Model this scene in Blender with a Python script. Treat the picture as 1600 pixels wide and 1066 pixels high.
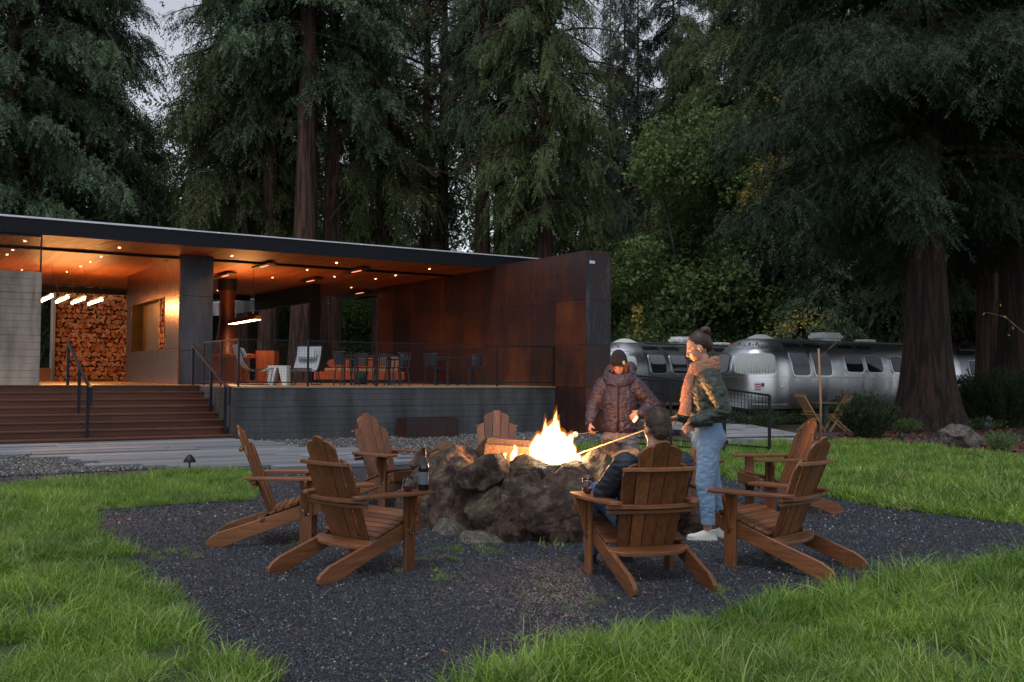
import bpy, bmesh, math, random
import numpy as np
from mathutils import Vector, Matrix, noise as mnoise
random.seed(7); RNG = np.random.default_rng(7)
R = math.radians
for o in list(bpy.data.objects): bpy.data.objects.remove(o)
SC = bpy.context.scene
COL = SC.collection

# ------------------------------------------------------------------ camera
F = 1556.0; EYE = 1.40
cam_d = bpy.data.cameras.new('camera'); cam = bpy.data.objects.new('camera', cam_d); COL.objects.link(cam)
cam_d.sensor_width = 36; cam_d.lens = 36*F/1600; cam_d.clip_end = 2000; cam_d.clip_start = .05
cam.location = (0, 0, EYE); cam.rotation_euler = (R(90) + math.atan(55/F), R(-.34), 0)
SC.camera = cam
CM = cam.rotation_euler.to_matrix()
# ------------------------------------------------------------------ world, sun, exposure
W = bpy.data.worlds.new('World'); SC.world = W; W.use_nodes = True
wn = W.node_tree.nodes; wl = W.node_tree.links
SUN_EL, SUN_AZ = R(66), R(205)
sky = wn.new('ShaderNodeTexSky'); sky.sky_type = 'NISHITA'; sky.sun_disc = False
sky.sun_elevation = SUN_EL; sky.sun_rotation = SUN_AZ; sky.air_density = 1.0; sky.dust_density = .2; sky.ozone_density = 2.0
hs = wn.new('ShaderNodeHueSaturation'); hs.inputs['Saturation'].default_value = .22
tint = wn.new('ShaderNodeMix'); tint.data_type = 'RGBA'; tint.blend_type = 'MULTIPLY'; tint.inputs['Factor'].default_value = 1
tint.inputs['B'].default_value = (.98, 1.0, 1.04, 1)
bg = wn['Background']; bg.inputs['Strength'].default_value = .135
wl.new(sky.outputs[0], hs.inputs['Color']); wl.new(hs.outputs[0], tint.inputs['A']); wl.new(tint.outputs['Result'], bg.inputs['Color'])
sd = bpy.data.lights.new('sun', 'SUN'); sd.energy = 1.35; sd.angle = R(22); sd.color = (.95, .97, 1.0)
so = bpy.data.objects.new('sun', sd); COL.objects.link(so)
so.rotation_euler = (R(90) - SUN_EL, 0, R(180) - SUN_AZ)
SC.view_settings.view_transform = 'Standard'; SC.view_settings.look = 'None'
SC.view_settings.exposure = .15; SC.view_settings.gamma = 1; SC.view_settings.use_curve_mapping = False

# ------------------------------------------------------------------ helpers
def ray(px, py):
    return CM @ Vector(((px-800)/F, -(py-533)/F, -1))
def at(px, py, Y):
    d = ray(px, py); t = Y/d.y; return Vector((d.x*t, Y, EYE + d.z*t))
def gnd(px, py, z=0.0):
    d = ray(px, py); t = (z-EYE)/d.z; return Vector((d.x*t, d.y*t, z))
def zat(py, Y, px=800): return at(px, py, Y).z

def tag(o, label=None, cat=None, group=None, kind=None):
    if label: o['label'] = label
    if cat: o['category'] = cat
    if group: o['group'] = group
    if kind: o['kind'] = kind
    return o
def thing(name, label, cat, loc=(0, 0, 0), rz=0, group=None):
    o = bpy.data.objects.new(name, None); COL.objects.link(o); o.location = loc; o.rotation_euler = (0, 0, rz)
    o.empty_display_size = .2
    return tag(o, label, cat, group)
def link(name, me, parent=None, loc=None, rot=None, scale=None):
    o = bpy.data.objects.new(name, me); COL.objects.link(o)
    if parent is not None: o.parent = parent
    if loc is not None: o.location = loc
    if rot is not None: o.rotation_euler = rot
    if scale is not None: o.scale = scale
    return o
def kids(o): return [c for c in bpy.data.objects if c.parent == o]
def dup(root, loc=None, rz=None, label=None, scale=None, parent=None):
    c = root.copy(); COL.objects.link(c)
    if parent is not None: c.parent = parent
    if loc is not None: c.location = loc
    if rz is not None: c.rotation_euler = (0, 0, rz)
    if scale is not None: c.scale = scale
    if label: c['label'] = label
    for ch in root.children: dup(ch, parent=c)
    return c
class MB:
    def __init__(s): s.v = []; s.f = []
    def add(s, vs, fs):
        n = len(s.v); s.v += [tuple(v) for v in vs]; s.f += [tuple(i+n for i in f) for f in fs]; return s
    def box(s, x0, x1, y0, y1, z0, z1):
        return s.add([(x0,y0,z0),(x1,y0,z0),(x1,y1,z0),(x0,y1,z0),(x0,y0,z1),(x1,y0,z1),(x1,y1,z1),(x0,y1,z1)],
            [(0,3,2,1),(4,5,6,7),(0,1,5,4),(1,2,6,5),(2,3,7,6),(3,0,4,7)])
    def obox(s, c, ax, hs):   # oriented box: centre, 3 axes, half sizes
        c = Vector(c); A = [Vector(a).normalized()*h for a, h in zip(ax, hs)]
        vs = [c + sx*A[0] + sy*A[1] + sz*A[2] for sz in (-1,1) for sx, sy in ((-1,-1),(1,-1),(1,1),(-1,1))]
        return s.add(vs, [(0,3,2,1),(4,5,6,7),(0,1,5,4),(1,2,6,5),(2,3,7,6),(3,0,4,7)])
    def bar(s, a, b, w, h=None, up=(0,0,1)):
        a = Vector(a); b = Vector(b); h = h or w; d = (b-a); up = Vector(up)
        if abs(d.normalized().dot(up)) > .99: up = Vector((0,1,0))
        x = d.cross(up).normalized(); z = x.cross(d).normalized()
        return s.obox((a+b)/2, (d, x, z), (d.length/2, w/2, h/2))
    def prism(s, pts, d):     # planar outline (3D points), extruded by vector d
        n = len(pts); d = Vector(d); P = [Vector(p) for p in pts]
        vs = P + [p + d for p in P]
        return s.add(vs, [tuple(range(n))[::-1], tuple(range(n, 2*n))] + [(i, (i+1) % n, (i+1) % n + n, i+n) for i in range(n)])
    def tube(s, pts, r, n=8, cap=True):
        P = [Vector(p) for p in pts]; m = len(P); rs = r if isinstance(r, (list, tuple)) else [r]*m
        base = len(s.v); prev = None
        for i in range(m):
            t = (P[min(i+1, m-1)] - P[max(i-1, 0)]).normalized()
            if prev is None:
                prev = t.orthogonal().normalized()
            x = (prev - t*prev.dot(t)).normalized(); prev = x; y = t.cross(x)
            rr = rs[i]; ra, rb = rr if isinstance(rr, tuple) else (rr, rr)
            for k in range(n):
                a = 2*math.pi*k/n; s.v.append(tuple(P[i] + x*ra*math.cos(a) + y*rb*math.sin(a)))
        for i in range(m-1):
            for k in range(n):
                a = base+i*n+k; b = base+i*n+(k+1) % n; s.f.append((a, b, b+n, a+n))
        if cap: s.f.append(tuple(base+k for k in range(n))[::-1]); s.f.append(tuple(base+(m-1)*n+k for k in range(n)))
        return s
    def lathe(s, prof, n=20, c=(0,0,0)):
        base = len(s.v); c = Vector(c)
        for r, z in prof:
            for k in range(n):
                a = 2*math.pi*k/n; s.v.append((c.x+r*math.cos(a), c.y+r*math.sin(a), c.z+z))
        for i in range(len(prof)-1):
            for k in range(n):
                a = base+i*n+k; b = base+i*n+(k+1) % n; s.f.append((a, b, b+n, a+n))
        return s
    def ball(s, c, r, n=10, m=7):
        rx, ry, rz = r if isinstance(r, tuple) else (r, r, r); base = len(s.v); c = Vector(c)
        for i in range(m+1):
            ph = math.pi*i/m
            for k in range(n):
                a = 2*math.pi*k/n; s.v.append((c.x+rx*math.sin(ph)*math.cos(a), c.y+ry*math.sin(ph)*math.sin(a), c.z+rz*math.cos(ph)))
        for i in range(m):
            for k in range(n):
                a = base+i*n+k; b = base+i*n+(k+1) % n; s.f.append((a, a+n, b+n, b))
        return s
    def mesh(s, name, mat, smooth=False, bevel=0, seg=1):
        me = bpy.data.meshes.new(name); me.from_pydata(s.v, [], s.f); me.validate()
        if bevel:
            bm = bmesh.new(); bm.from_mesh(me); bmesh.ops.remove_doubles(bm, verts=bm.verts, dist=1e-6)
            es = [e for e in bm.edges if len(e.link_faces) == 2 and e.calc_face_angle(0) > .5]
            bmesh.ops.bevel(bm, geom=es, offset=bevel, segments=seg, affect='EDGES', clamp_overlap=True)
            bm.to_mesh(me); bm.free()
        if mat: me.materials.append(mat)
        if smooth:
            me.shade_smooth()
            if bevel or smooth == 'auto': me.set_sharp_from_angle(angle=R(40))
        return me
    def build(s, name, mat, parent=None, smooth=False, bevel=0, seg=1, **k):
        return link(name, s.mesh(name, mat, smooth, bevel, seg), parent, **k)
def npmesh(name, V, Q, mat, smooth=False):   # fast mesh from arrays: V (n,3), Q (m,k)
    me = bpy.data.meshes.new(name); V = np.asarray(V, np.float32); Q = np.asarray(Q, np.int32); k = Q.shape[1]
    me.vertices.add(len(V)); me.vertices.foreach_set('co', V.ravel())
    me.loops.add(Q.size); me.loops.foreach_set('vertex_index', Q.ravel())
    me.polygons.add(len(Q)); me.polygons.foreach_set('loop_start', np.arange(0, Q.size, k, dtype=np.int32))
    me.update(calc_edges=True)
    if mat: me.materials.append(mat)
    if smooth: me.shade_smooth()
    return me
def remeshed(name, mb, voxel, mat, smooth_it=4, fac=.5):
    me = bpy.data.meshes.new('tmp'); me.from_pydata(mb.v, [], mb.f)
    bm = bmesh.new(); bm.from_mesh(me); bmesh.ops.recalc_face_normals(bm, faces=bm.faces); bm.to_mesh(me); bm.free()
    o = bpy.data.objects.new('tmp', me); COL.objects.link(o)
    m = o.modifiers.new('r', 'REMESH'); m.mode = 'VOXEL'; m.voxel_size = voxel
    if smooth_it: k = o.modifiers.new('s', 'SMOOTH'); k.iterations = smooth_it; k.factor = fac
    dg = bpy.context.evaluated_depsgraph_get(); dg.update()
    r = bpy.data.meshes.new_from_object(o.evaluated_get(dg)); r.name = name
    bpy.data.objects.remove(o); bpy.data.meshes.remove(me)
    r.materials.clear(); r.materials.append(mat); r.shade_smooth()
    return r

# ------------------------------------------------------------------ materials
class NT:
    def __init__(s, name):
        s.m = bpy.data.materials.new(name); s.m.use_nodes = True; s.t = s.m.node_tree; s.n = s.t.nodes
        s.b = s.n['Principled BSDF']; s.out = s.n['Material Output']
    def new(s, t, **k):
        x = s.n.new(t)
        for a, b in k.items(): setattr(x, a, b)
        return x
    def link(s, a, b): s.t.links.new(a, b)
    def coord(s, scale=(1,1,1), kind='Object'):
        tc = s.new('ShaderNodeTexCoord'); mp = s.new('ShaderNodeMapping'); s.link(tc.outputs[kind], mp.inputs['Vector'])
        mp.inputs['Scale'].default_value = scale if not isinstance(scale, (int, float)) else (scale,)*3
        return mp.outputs[0]
    def noise(s, scale, detail=4, rough=.55, vec=None, dist=0):
        x = s.new('ShaderNodeTexNoise'); x.inputs['Scale'].default_value = scale; x.inputs['Detail'].default_value = detail
        x.inputs['Roughness'].default_value = rough; x.inputs['Distortion'].default_value = dist
        if vec is not None: s.link(vec, x.inputs['Vector'])
        return x.outputs['Fac']
    def ramp(s, fac, stops):
        x = s.new('ShaderNodeValToRGB'); s.link(fac, x.inputs[0]); e = x.color_ramp.elements
        while len(e) < len(stops): e.new(.5)
        for i, (p, c) in enumerate(stops):
            e[i].position = p; e[i].color = (*c, 1) if len(c) == 3 else c
        return x.outputs[0]
    def mix(s, fac, a, b, mode='MIX'):
        x = s.new('ShaderNodeMix', data_type='RGBA', blend_type=mode)
        for sock, v in ((x.inputs['Factor'], fac), (x.inputs['A'], a), (x.inputs['B'], b)):
            if hasattr(v, 'links'): s.link(v, sock)
            elif isinstance(v, (int, float)): sock.default_value = v
            else: sock.default_value = (*v, 1)
        return x.outputs['Result']
    def math(s, op, a, b=0.0):
        x = s.new('ShaderNodeMath', operation=op)
        for i, v in enumerate((a, b)):
            if hasattr(v, 'links'): s.link(v, x.inputs[i])
            else: x.inputs[i].default_value = v
        return x.outputs[0]
    def bump(s, h, strength=.4, dist=.01, prev=None):
        x = s.new('ShaderNodeBump'); x.inputs['Strength'].default_value = strength; x.inputs['Distance'].default_value = dist
        s.link(h, x.inputs['Height'])
        if prev is not None: s.link(prev, x.inputs['Normal'])
        return x.outputs[0]
    def rand(s): return s.new('ShaderNodeObjectInfo').outputs['Random']
    def fin(s, color=None, rough=None, metal=None, normal=None, spec=None):
        for k, v in (('Base Color', color), ('Roughness', rough), ('Metallic', metal), ('Normal', normal), ('Specular IOR Level', spec)):
            if v is None: continue
            if hasattr(v, 'links'): s.link(v, s.b.inputs[k])
            elif isinstance(v, (int, float)): s.b.inputs[k].default_value = v
            else: s.b.inputs[k].default_value = (*v, 1)
        return s.m
def simple(name, c, rough=.6, metal=0, var=.25, scale=8, bump=.15, bdist=.004, bscale=60, spec=None):
    t = NT(name); v = t.coord()
    col = t.mix(t.noise(scale, 5, .6, v), tuple(x*(1-var) for x in c), tuple(min(1, x*(1+var)) for x in c))
    rg = t.math('ADD', t.math('MULTIPLY', t.noise(scale*2.3, 3, .5, v), .2), rough-.1)
    return t.fin(col, rg, metal, t.bump(t.noise(bscale, 4, .6, v), bump, bdist), spec)
def wood(name, c1, c2, axis='x', rough=.45, sc=1.0, dark=(.3,.3,.3), bump=.25, rv=.35):
    t = NT(name); st = {'x': (.06, 1, 1), 'y': (1, .06, 1), 'z': (1, 1, .06)}[axis]
    v = t.coord(tuple(x*sc for x in st)); rnd = t.rand()
    tc = t.new('ShaderNodeVectorMath', operation='ADD'); t.link(v, tc.inputs[0])
    cb = t.new('ShaderNodeCombineXYZ'); k = t.math('MULTIPLY', rnd, 37.0)
    for i in range(3): t.link(k, cb.inputs[i])
    t.link(cb.outputs[0], tc.inputs[1]); v = tc.outputs[0]
    g = t.noise(55, 6, .65, v, .6); w = t.noise(7, 3, .5, v)
    col = t.mix(t.ramp(g, [(.3, (0,0,0)), (.7, (1,1,1))]), c1, c2)
    col = t.mix(t.math('MULTIPLY', w, .8), col, tuple(a*b for a, b in zip(c1, dark)), 'MIX')
    hv = t.new('ShaderNodeHueSaturation'); t.link(col, hv.inputs['Color'])
    t.link(t.math('ADD', t.math('MULTIPLY', rnd, rv*2), 1-rv), hv.inputs['Value'])
    return t.fin(hv.outputs[0], t.math('ADD', t.math('MULTIPLY', g, .25), rough-.12), 0, t.bump(g, bump, .002))
def emis(name, c, s):
    t = NT(name); t.b.inputs['Base Color'].default_value = (*c, 1); t.b.inputs['Emission Color'].default_value = (*c, 1)
    t.b.inputs['Emission Strength'].default_value = s; return t.m
M = {}
for a in 'xyz':
    M['chair_'+a] = wood('oiled_wood_'+a, (.13,.045,.016), (.36,.135,.050), a, .42, 1.0)
    M['ceil_'+a] = wood('ceiling_wood_'+a, (.29,.080,.018), (.46,.145,.038), a, .5, .5, rv=.2)
M['stair'] = wood('stair_wood', (.085,.026,.013), (.20,.060,.027), 'x', .5, .7, rv=.25)
M['pallet'] = wood('weathered_board', (.17,.18,.20), (.33,.35,.38), 'x', .62, .6, (.4,.4,.42), rv=.28)
M['teak'] = wood('teak', (.30,.15,.07), (.46,.26,.13), 'z', .5, 1)
M['stick'] = wood('stick_wood', (.5,.32,.16), (.62,.42,.22), 'x', .6, 2)
M['steel'] = simple('black_steel', (.010,.011,.015), .5, .1, .3, 4, .05, spec=.25)
M['fascia'] = simple('fascia_steel', (.007,.009,.014), .5, .1, .3, 1.2, .05, spec=.2)
M['white_trim'] = simple('white_flashing', (.62,.64,.70), .4, .2, .08, 2, .05)
M['iron'] = simple('railing_iron', (.012,.013,.019), .45, .2, .2, 6, .05, spec=.3)
M['tar'] = simple('roof_membrane', (.10,.10,.11), .8)
def concrete(name, c, streak=True):
    t = NT(name); v = t.coord(); vs = t.coord((1.2, 1.2, .25))
    a = t.noise(1.6, 6, .62, vs, .3); b = t.noise(9, 6, .7, v)
    col = t.mix(t.ramp(a, [(.38, (0,0,0)), (.62, (1,1,1))]), tuple(x*.45 for x in c), tuple(x*1.5 for x in c))
    col = t.mix(t.math('MULTIPLY', b, .55), col, tuple(x*.6 for x in c))
    g = t.noise(30, 5, .7, t.coord((.12, .12, 1)))
    n = t.bump(g, .35, .006); n = t.bump(b, .3, .01, n)
    return t.fin(col, .72, 0, n)
M['concrete'] = concrete('board_formed_concrete', (.062,.065,.070))
M['concrete_pale'] = concrete('pale_board_formed_concrete', (.30,.245,.20))
M['concrete_col'] = concrete('column_concrete', (.070,.080,.105))
M['slab'] = concrete('slab_concrete', (.26,.265,.27))
def corten(name, end=False):
    t = NT(name); v = t.coord(); vs = t.coord((1, 1, .16))
    a = t.noise(.75, 6, .6, v, .4); b = t.noise(3.2, 8, .7, vs, .5); c = t.noise(40, 6, .7, v); s = t.noise(9, 5, .7, vs)
    rnd = t.rand()
    f = t.math('ADD', t.math('MULTIPLY', a, .65), t.math('MULTIPLY', b, .35)); f = t.math('ADD', f, t.math('MULTIPLY', t.math('SUBTRACT', rnd, .5), .16))
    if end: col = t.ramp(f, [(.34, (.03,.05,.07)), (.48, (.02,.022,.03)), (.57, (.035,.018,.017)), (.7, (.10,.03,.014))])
    else: col = t.ramp(f, [(.34, (.024,.015,.020)), (.46, (.045,.015,.013)), (.56, (.10,.026,.011)), (.68, (.20,.054,.016))])
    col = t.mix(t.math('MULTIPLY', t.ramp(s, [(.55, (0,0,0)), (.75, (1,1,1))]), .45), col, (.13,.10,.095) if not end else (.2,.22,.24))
    col = t.mix(t.math('MULTIPLY', c, .4), col, (.03,.018,.02))
    return t.fin(col, t.math('ADD', t.math('MULTIPLY', s, .25), .32), .25, t.bump(c, .15, .002))
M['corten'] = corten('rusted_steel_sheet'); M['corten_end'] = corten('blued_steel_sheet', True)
t = NT('brass_sheet'); v = t.coord((1,1,.12)); g = t.noise(30, 5, .6, v)
M['brass'] = t.fin(t.mix(t.noise(1.3, 5, .6, t.coord()), (.11,.032,.007), (.27,.095,.020)), t.math('ADD', t.math('MULTIPLY', g, .12), .20), 1.0, t.bump(g, .05, .002))
M['brass_dark'] = simple('aged_brass', (.10,.065,.02), .45, .8, .6, 3, .1)
M['floor'] = wood('deck_board', (.42,.26,.15), (.60,.42,.26), 'x', .35, .5, rv=.1)
M['split'] = wood('split_firewood', (.46,.15,.045), (.85,.36,.12), 'y', .75, 1.6, rv=.3)
M['bark_log'] = simple('log_bark', (.10,.055,.03), .9, 0, .5, 14, .9, .02, 30)
M['heat_plate'] = simple('heater_plate', (.02,.016,.014), .5)
M['canvas'] = simple('grey_canvas', (.34,.37,.39), .9, 0, .12, 20, .4, .002, 220)
M['white_conc'] = simple('white_concrete', (.62,.62,.60), .8, 0, .15, 5, .2)
M['cushion'] = simple('tan_cushion', (.45,.33,.22), .9, 0, .15, 8, .3)
M['glass_dark'] = NT('window_glass').fin((.015,.017,.02), .06, 0, spec=.6)
M['stone_g'] = None
# ------------------------------------------------------------------ building frame
TH = R(32); U = Vector((math.cos(TH), math.sin(TH), 0)); VD = Vector((-math.sin(TH), math.cos(TH), 0))
A0 = gnd(365, 690)
def cross_u(P, px, D):       # distance along D from ground point P until pixel column px (at eye height)
    r = ray(px, 588); k = r.x/r.y
    return (k*P.y - P.x)/(D.x - k*D.y)
O = A0 + U*cross_u(A0, 868, U)
def B(u, v, z=0): return O + U*u + VD*v + Vector((0, 0, z))
def loc(p): d = Vector((p.x, p.y, 0)) - Vector((O.x, O.y, 0)); return d.dot(U), d.dot(VD)
def BU(px, v): return cross_u(B(0, v), px, U)
def BV(px, u): return cross_u(B(u, 0), px, VD)
def ZZ(px, py, u, v):
    p = B(u, v); d = ray(px, py); return EYE + d.z*p.y/d.y
def Pz(px, py, z):
    d = ray(px, py); t = (z-EYE)/d.z; return Vector((d.x*t, d.y*t, z))
DZ = 1.15; CZ = 4.42
uA = loc(A0)[0]
vF = BV(774, 0)                      # fascia plane
vW0, vW1 = BV(915, 0), BV(590, 0)
uEnd = BU(954, vW0)
print('uA', uA, 'vF', vF, 'wall', vW0, vW1, uEnd, 'ztop', ZZ(915, 394, 0, vW0), ZZ(590, 449, 0, vW1), ZZ(0,363,BU(0,vF),vF), 'deck', ZZ(868,604.6,0,0), ZZ(365,603.6,uA,0))
# ------------------------------------------------------------------ ground
def poly_px(pts, z=0): return [gnd(x, y, 0).xy for x, y in pts]
def densify(P, step=.12, jit=.03):
    out = []; n = len(P); rn = random.Random(3)
    for i in range(n):
        a = P[i]; b = P[(i+1) % n]; L = (b-a).length; k = max(1, min(120, int(L/step)))
        for j in range(k):
            q = a.lerp(b, j/k); out.append((q.x + rn.uniform(-jit, jit), q.y + rn.uniform(-jit, jit)))
    return out
def sheet(name, P, z, mat, jit=.03):
    bm = bmesh.new(); vs = [bm.verts.new((x, y, z)) for x, y in densify(P, .12, jit)]
    f = bm.faces.new(vs); bmesh.ops.triangulate(bm, faces=[f]); bmesh.ops.recalc_face_normals(bm, faces=bm.faces)
    me = bpy.data.meshes.new(name); bm.to_mesh(me); bm.free()
    if len(me.polygons) and me.polygons[0].normal.z < 0: me.flip_normals()
    me.materials.append(mat); return tag(link(name, me), kind='structure')
t = NT('forest_floor'); v = t.coord()
c = t.mix(t.noise(.35, 6, .6, v), (.035,.045,.016), (.085,.045,.030)); c = t.mix(t.ramp(t.noise(9, 6, .7, v), [(.4,(0,0,0)), (.7,(1,1,1))]), c, (.05,.022,.014))
M['soil'] = t.fin(c, .95, 0, t.bump(t.noise(25, 6, .7, v), .8, .03))
t = NT('lawn_soil'); v = t.coord()
c = t.mix(t.ramp(t.noise(2.2, 6, .65, v), [(.35,(0,0,0)), (.65,(1,1,1))]), (.030,.045,.012), (.06,.095,.025)); c = t.mix(t.ramp(t.noise(1.1, 4, .6, v), [(.6,(0,0,0)), (.72,(1,1,1))]), c, (.06,.04,.024))
M['lawn'] = t.fin(c, .95, 0, t.bump(t.noise(40, 6, .7, v), .8, .03))
t = NT('charcoal_gravel'); v = t.coord()
vo = t.new('ShaderNodeTexVoronoi'); vo.inputs['Scale'].default_value = 120; t.link(v, vo.inputs['Vector'])
vo2 = t.new('ShaderNodeTexVoronoi'); vo2.inputs['Scale'].default_value = 210; t.link(v, vo2.inputs['Vector'])
sp = t.new('ShaderNodeSeparateColor'); t.link(vo.outputs['Color'], sp.inputs[0])
c = t.ramp(sp.outputs[0], [(0, (.005,.006,.010)), (.6, (.016,.019,.029)), (.9, (.044,.050,.066)), (1, (.22,.23,.26))])
c = t.mix(t.ramp(t.noise(1.2, 5, .6, v), [(.45,(0,0,0)), (.7,(1,1,1))]), c, (.030,.026,.024), 'MIX') if False else c
c = t.mix(t.math('MULTIPLY', t.ramp(t.noise(.9, 5, .65, v), [(.5,(0,0,0)), (.7,(1,1,1))]), .5), c, (.02,.02,.024))
c = t.mix(t.math('MULTIPLY', t.ramp(t.noise(2.1, 6, .7, v), [(.66,(0,0,0)), (.74,(1,1,1))]), .55), c, (.055,.085,.025))
n = t.bump(vo.outputs['Distance'], .9, .012); n = t.bump(vo2.outputs['Distance'], .5, .006, n)
M['gravel'] = t.fin(c, .5, 0, n, .6)
t = NT('river_pebble'); v = t.coord()
vo = t.new('ShaderNodeTexVoronoi'); vo.inputs['Scale'].default_value = 26; t.link(v, vo.inputs['Vector'])
sp = t.new('ShaderNodeSeparateColor'); t.link(vo.outputs['Color'], sp.inputs[0])
c = t.ramp(sp.outputs[0], [(0, (.025,.023,.022)), (.5, (.07,.065,.062)), (1, (.22,.21,.20))])
M['pebble'] = t.fin(c, .6, 0, t.bump(vo.outputs['Distance'], 1, .03))
M['mulch'] = simple('bark_mulch', (.075,.026,.018), .9, 0, .7, 14, 1, .03, 24)
bm = bmesh.new(); bmesh.ops.create_grid(bm, x_segments=8, y_segments=8, size=400)
me = bpy.data.meshes.new('ground'); bm.to_mesh(me); bm.free(); me.materials.append(M['soil'])
tag(link('ground', me, loc=(0, 200, 0)), kind='structure')
P_GR = poly_px([(-300,742),(0,744),(280,733),(540,716),(740,710),(900,714),(1000,720),(1100,733),(1150,750),(1290,774),(1400,794),(1600,820),(1780,848),(1780,876),(1600,894),(1450,909),(1300,939),(1100,979),(860,1026),(700,1078),(640,1200),(430,1200),(385,1066),(370,1035),(300,985),(250,920),(190,860),(125,800),(120,785),(-300,765)])
P_L1 = poly_px([(-400,772),(0,764),(60,757),(160,752),(240,745),(300,739),(345,737),(390,744),(404,757),(402,783),(265,790),(130,801),(190,862),(250,922),(300,987),(370,1037),(392,1080),(430,1200),(-900,1200),(-900,800)])
P_L2 = poly_px([(1780,872),(1600,890),(1450,905),(1300,935),(1100,975),(860,1022),(715,1066),(655,1200),(2300,1200),(2300,872)])
P_L3 = poly_px([(1100,735),(1150,752),(1290,776),(1400,796),(1600,822),(2100,880),(2100,745),(1600,718),(1500,708),(1420,701),(1330,691),(1210,696),(1130,700),(1000,702),(905,700),(900,711),(1000,720)])
P_PB = poly_px([(-300,708),(0,708),(190,718),(270,733),(0,746),(-300,752)])
P_PB2 = poly_px([(340,690),(870,671),(1000,676),(1000,701),(900,714),(740,712),(540,718),(440,735),(280,735)])
P_PATH = poly_px([(1385,694),(1420,684),(1600,678),(1900,672),(1900,688),(1600,692),(1480,699),(1400,700)])
P_MU = poly_px([(1300,694),(1320,662),(1900,655),(1900,735),(1600,718),(1500,708),(1420,701)])
gs = sheet('gravel_circle', P_GR, .008, M['gravel'])
sheet('lawn_left', P_L1, .014, M['lawn']); sheet('lawn_front', P_L2, .014, M['lawn']); sheet('lawn_right', P_L3, .014, M['lawn'])
sheet('pebble_bed_left', P_PB, .018, M['pebble']); sheet('pebble_bed', P_PB2, .004, M['pebble'])
sheet('mulch_bed', P_MU, .005, M['mulch']); sheet('gravel_path', P_PATH, .022, M['gravel'])
P_RAMP = [gnd(x, y).xy for x, y in ((1000,662),(1100,655),(1268,689),(1238,696),(1130,694),(1040,676))]

# ------------------------------------------------------------------ pavilion
pav = thing('pavilion', 'long open timber-ceilinged pavilion with black edged flat roof and raised deck', 'pavilion', O, TH)
def part(name, mb, mat, parent=pav, **k): return mb.build(name, mat, parent, **k)
UL = -30.0
rr = random.Random(5)
# board-formed concrete: one part per course
zc = 0; i = 0
cm = {}
def courses(parent, x0, x1, y0, y1, z0, z1, mat, h=.145, name='concrete_course'):
    z = z0; i = 0; n = max(1, round((z1-z0)/h)); h = (z1-z0)/n
    for i in range(n):
        o = (rr.random()-.5)*.005
        MB().box(x0, x1, y0+o, y1, z0+i*h+(.004 if i else 0), z0+(i+1)*h).build(name, mat, parent, bevel=.004)
    MB().box(x0+.01, x1-.01, y0+.02, y1-.02, z0, z1-.01).build('wall_core', mat, parent)
courses(pav, uA, 0-.003, 0, .30, -.12, DZ-.03, M['concrete'])
# side wall of the stairs
vS = BV(312, uA)
courses(pav, uA, uA+.25, .305, vS+.2, 0, DZ-.03, M['concrete'], name='side_course')
part('deck_floor', MB().box(uA, -.004, -.015, 22, DZ-.03, DZ).box(UL, uA-.002, vS+.02, 22, DZ-.03, DZ), M['floor'])
# rust coloured planter panel at the foot of the wall
pu0, pu1 = BU(632, -.6), BU(712, -.6)
pb = thing('rusted_planter', 'low rusted steel trough standing against the foot of the grey concrete wall', 'planter', B((pu0+pu1)/2, -.5), TH)
hw = (pu1-pu0)/2
MB().box(-hw, hw, -.26, -.245, 0, .44).build('front_plate', M['corten'], pb, bevel=.003)
MB().box(-hw, hw, .245, .26, 0, .44).build('back_plate', M['corten'], pb)
for s in (-1, 1): MB().box(s*hw-.006, s*hw+.006, -.244, .244, 0, .438).build('end_plate', M['corten'], pb)
MB().box(-hw+.01, hw-.01, -.24, .24, .3, .38).build('soil_fill', M['soil'], pb)
# corten wall
cw = thing('rusted_wall', 'tall rusted sheet steel wall closing the right end of the pavilion', 'wall', O, TH)
HT = 4.46
zs = [0, 1.14, 2.18, 3.28, HT]
MB().box(.014, uEnd-.014, vW0+.014, vW1, 0, HT-.03).build('wall_core', M['steel'], cw)
nv = 10; vs_ = [vW0] + [0 + k*(vW1/9) for k in range(0, 10)]
for a, b in zip(vs_[:-1], vs_[1:]):
    for z0, z1 in zip(zs[:-1], zs[1:]):
        MB().box(-.002, .012, a+.003, b-.003, z0+.003, z1-.003).build('steel_panel', M['corten'], cw)
for z0, z1 in zip(zs[:-1], zs[1:]):
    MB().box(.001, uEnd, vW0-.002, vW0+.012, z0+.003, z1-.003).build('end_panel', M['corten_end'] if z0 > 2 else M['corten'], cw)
    MB().box(uEnd-.012, uEnd+.002, vW0+.014, vW1, z0+.003, z1-.003).build('outer_panel', M['corten'], cw)
MB().box(-.01, uEnd+.01, vW0-.01, vW1+.01, HT-.03, HT+.01).build('cap', M['corten'], cw)
rv = MB()
vv = vW0+.06
while vv < vW1:
    for z in np.arange(.12, HT-.05, .356): rv.ball((-.004, vv, float(z)), (.005,.010,.010), 6, 4)
    vv += .31
for a in vs_[1:-1]:
    for z in np.arange(.30, HT-.05, .356): rv.ball((-.004, a+.07, float(z)), (.004,.009,.009), 6, 4); rv.ball((-.004, a-.07, float(z)), (.004,.009,.009), 6, 4)
for z in zs[1:-1]:
    vv = vW0+.06
    while vv < vW1: rv.ball((-.004, vv, z+.06), (.004,.009,.009), 6, 4); rv.ball((-.004, vv, z-.06), (.004,.009,.009), 6, 4); vv += .31
for x in (.06, uEnd/2, uEnd-.06):
    for z in np.arange(.12, HT-.05, .356): rv.ball((x, vW0-.004, float(z)), (.009,.005,.009), 6, 4)
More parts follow.
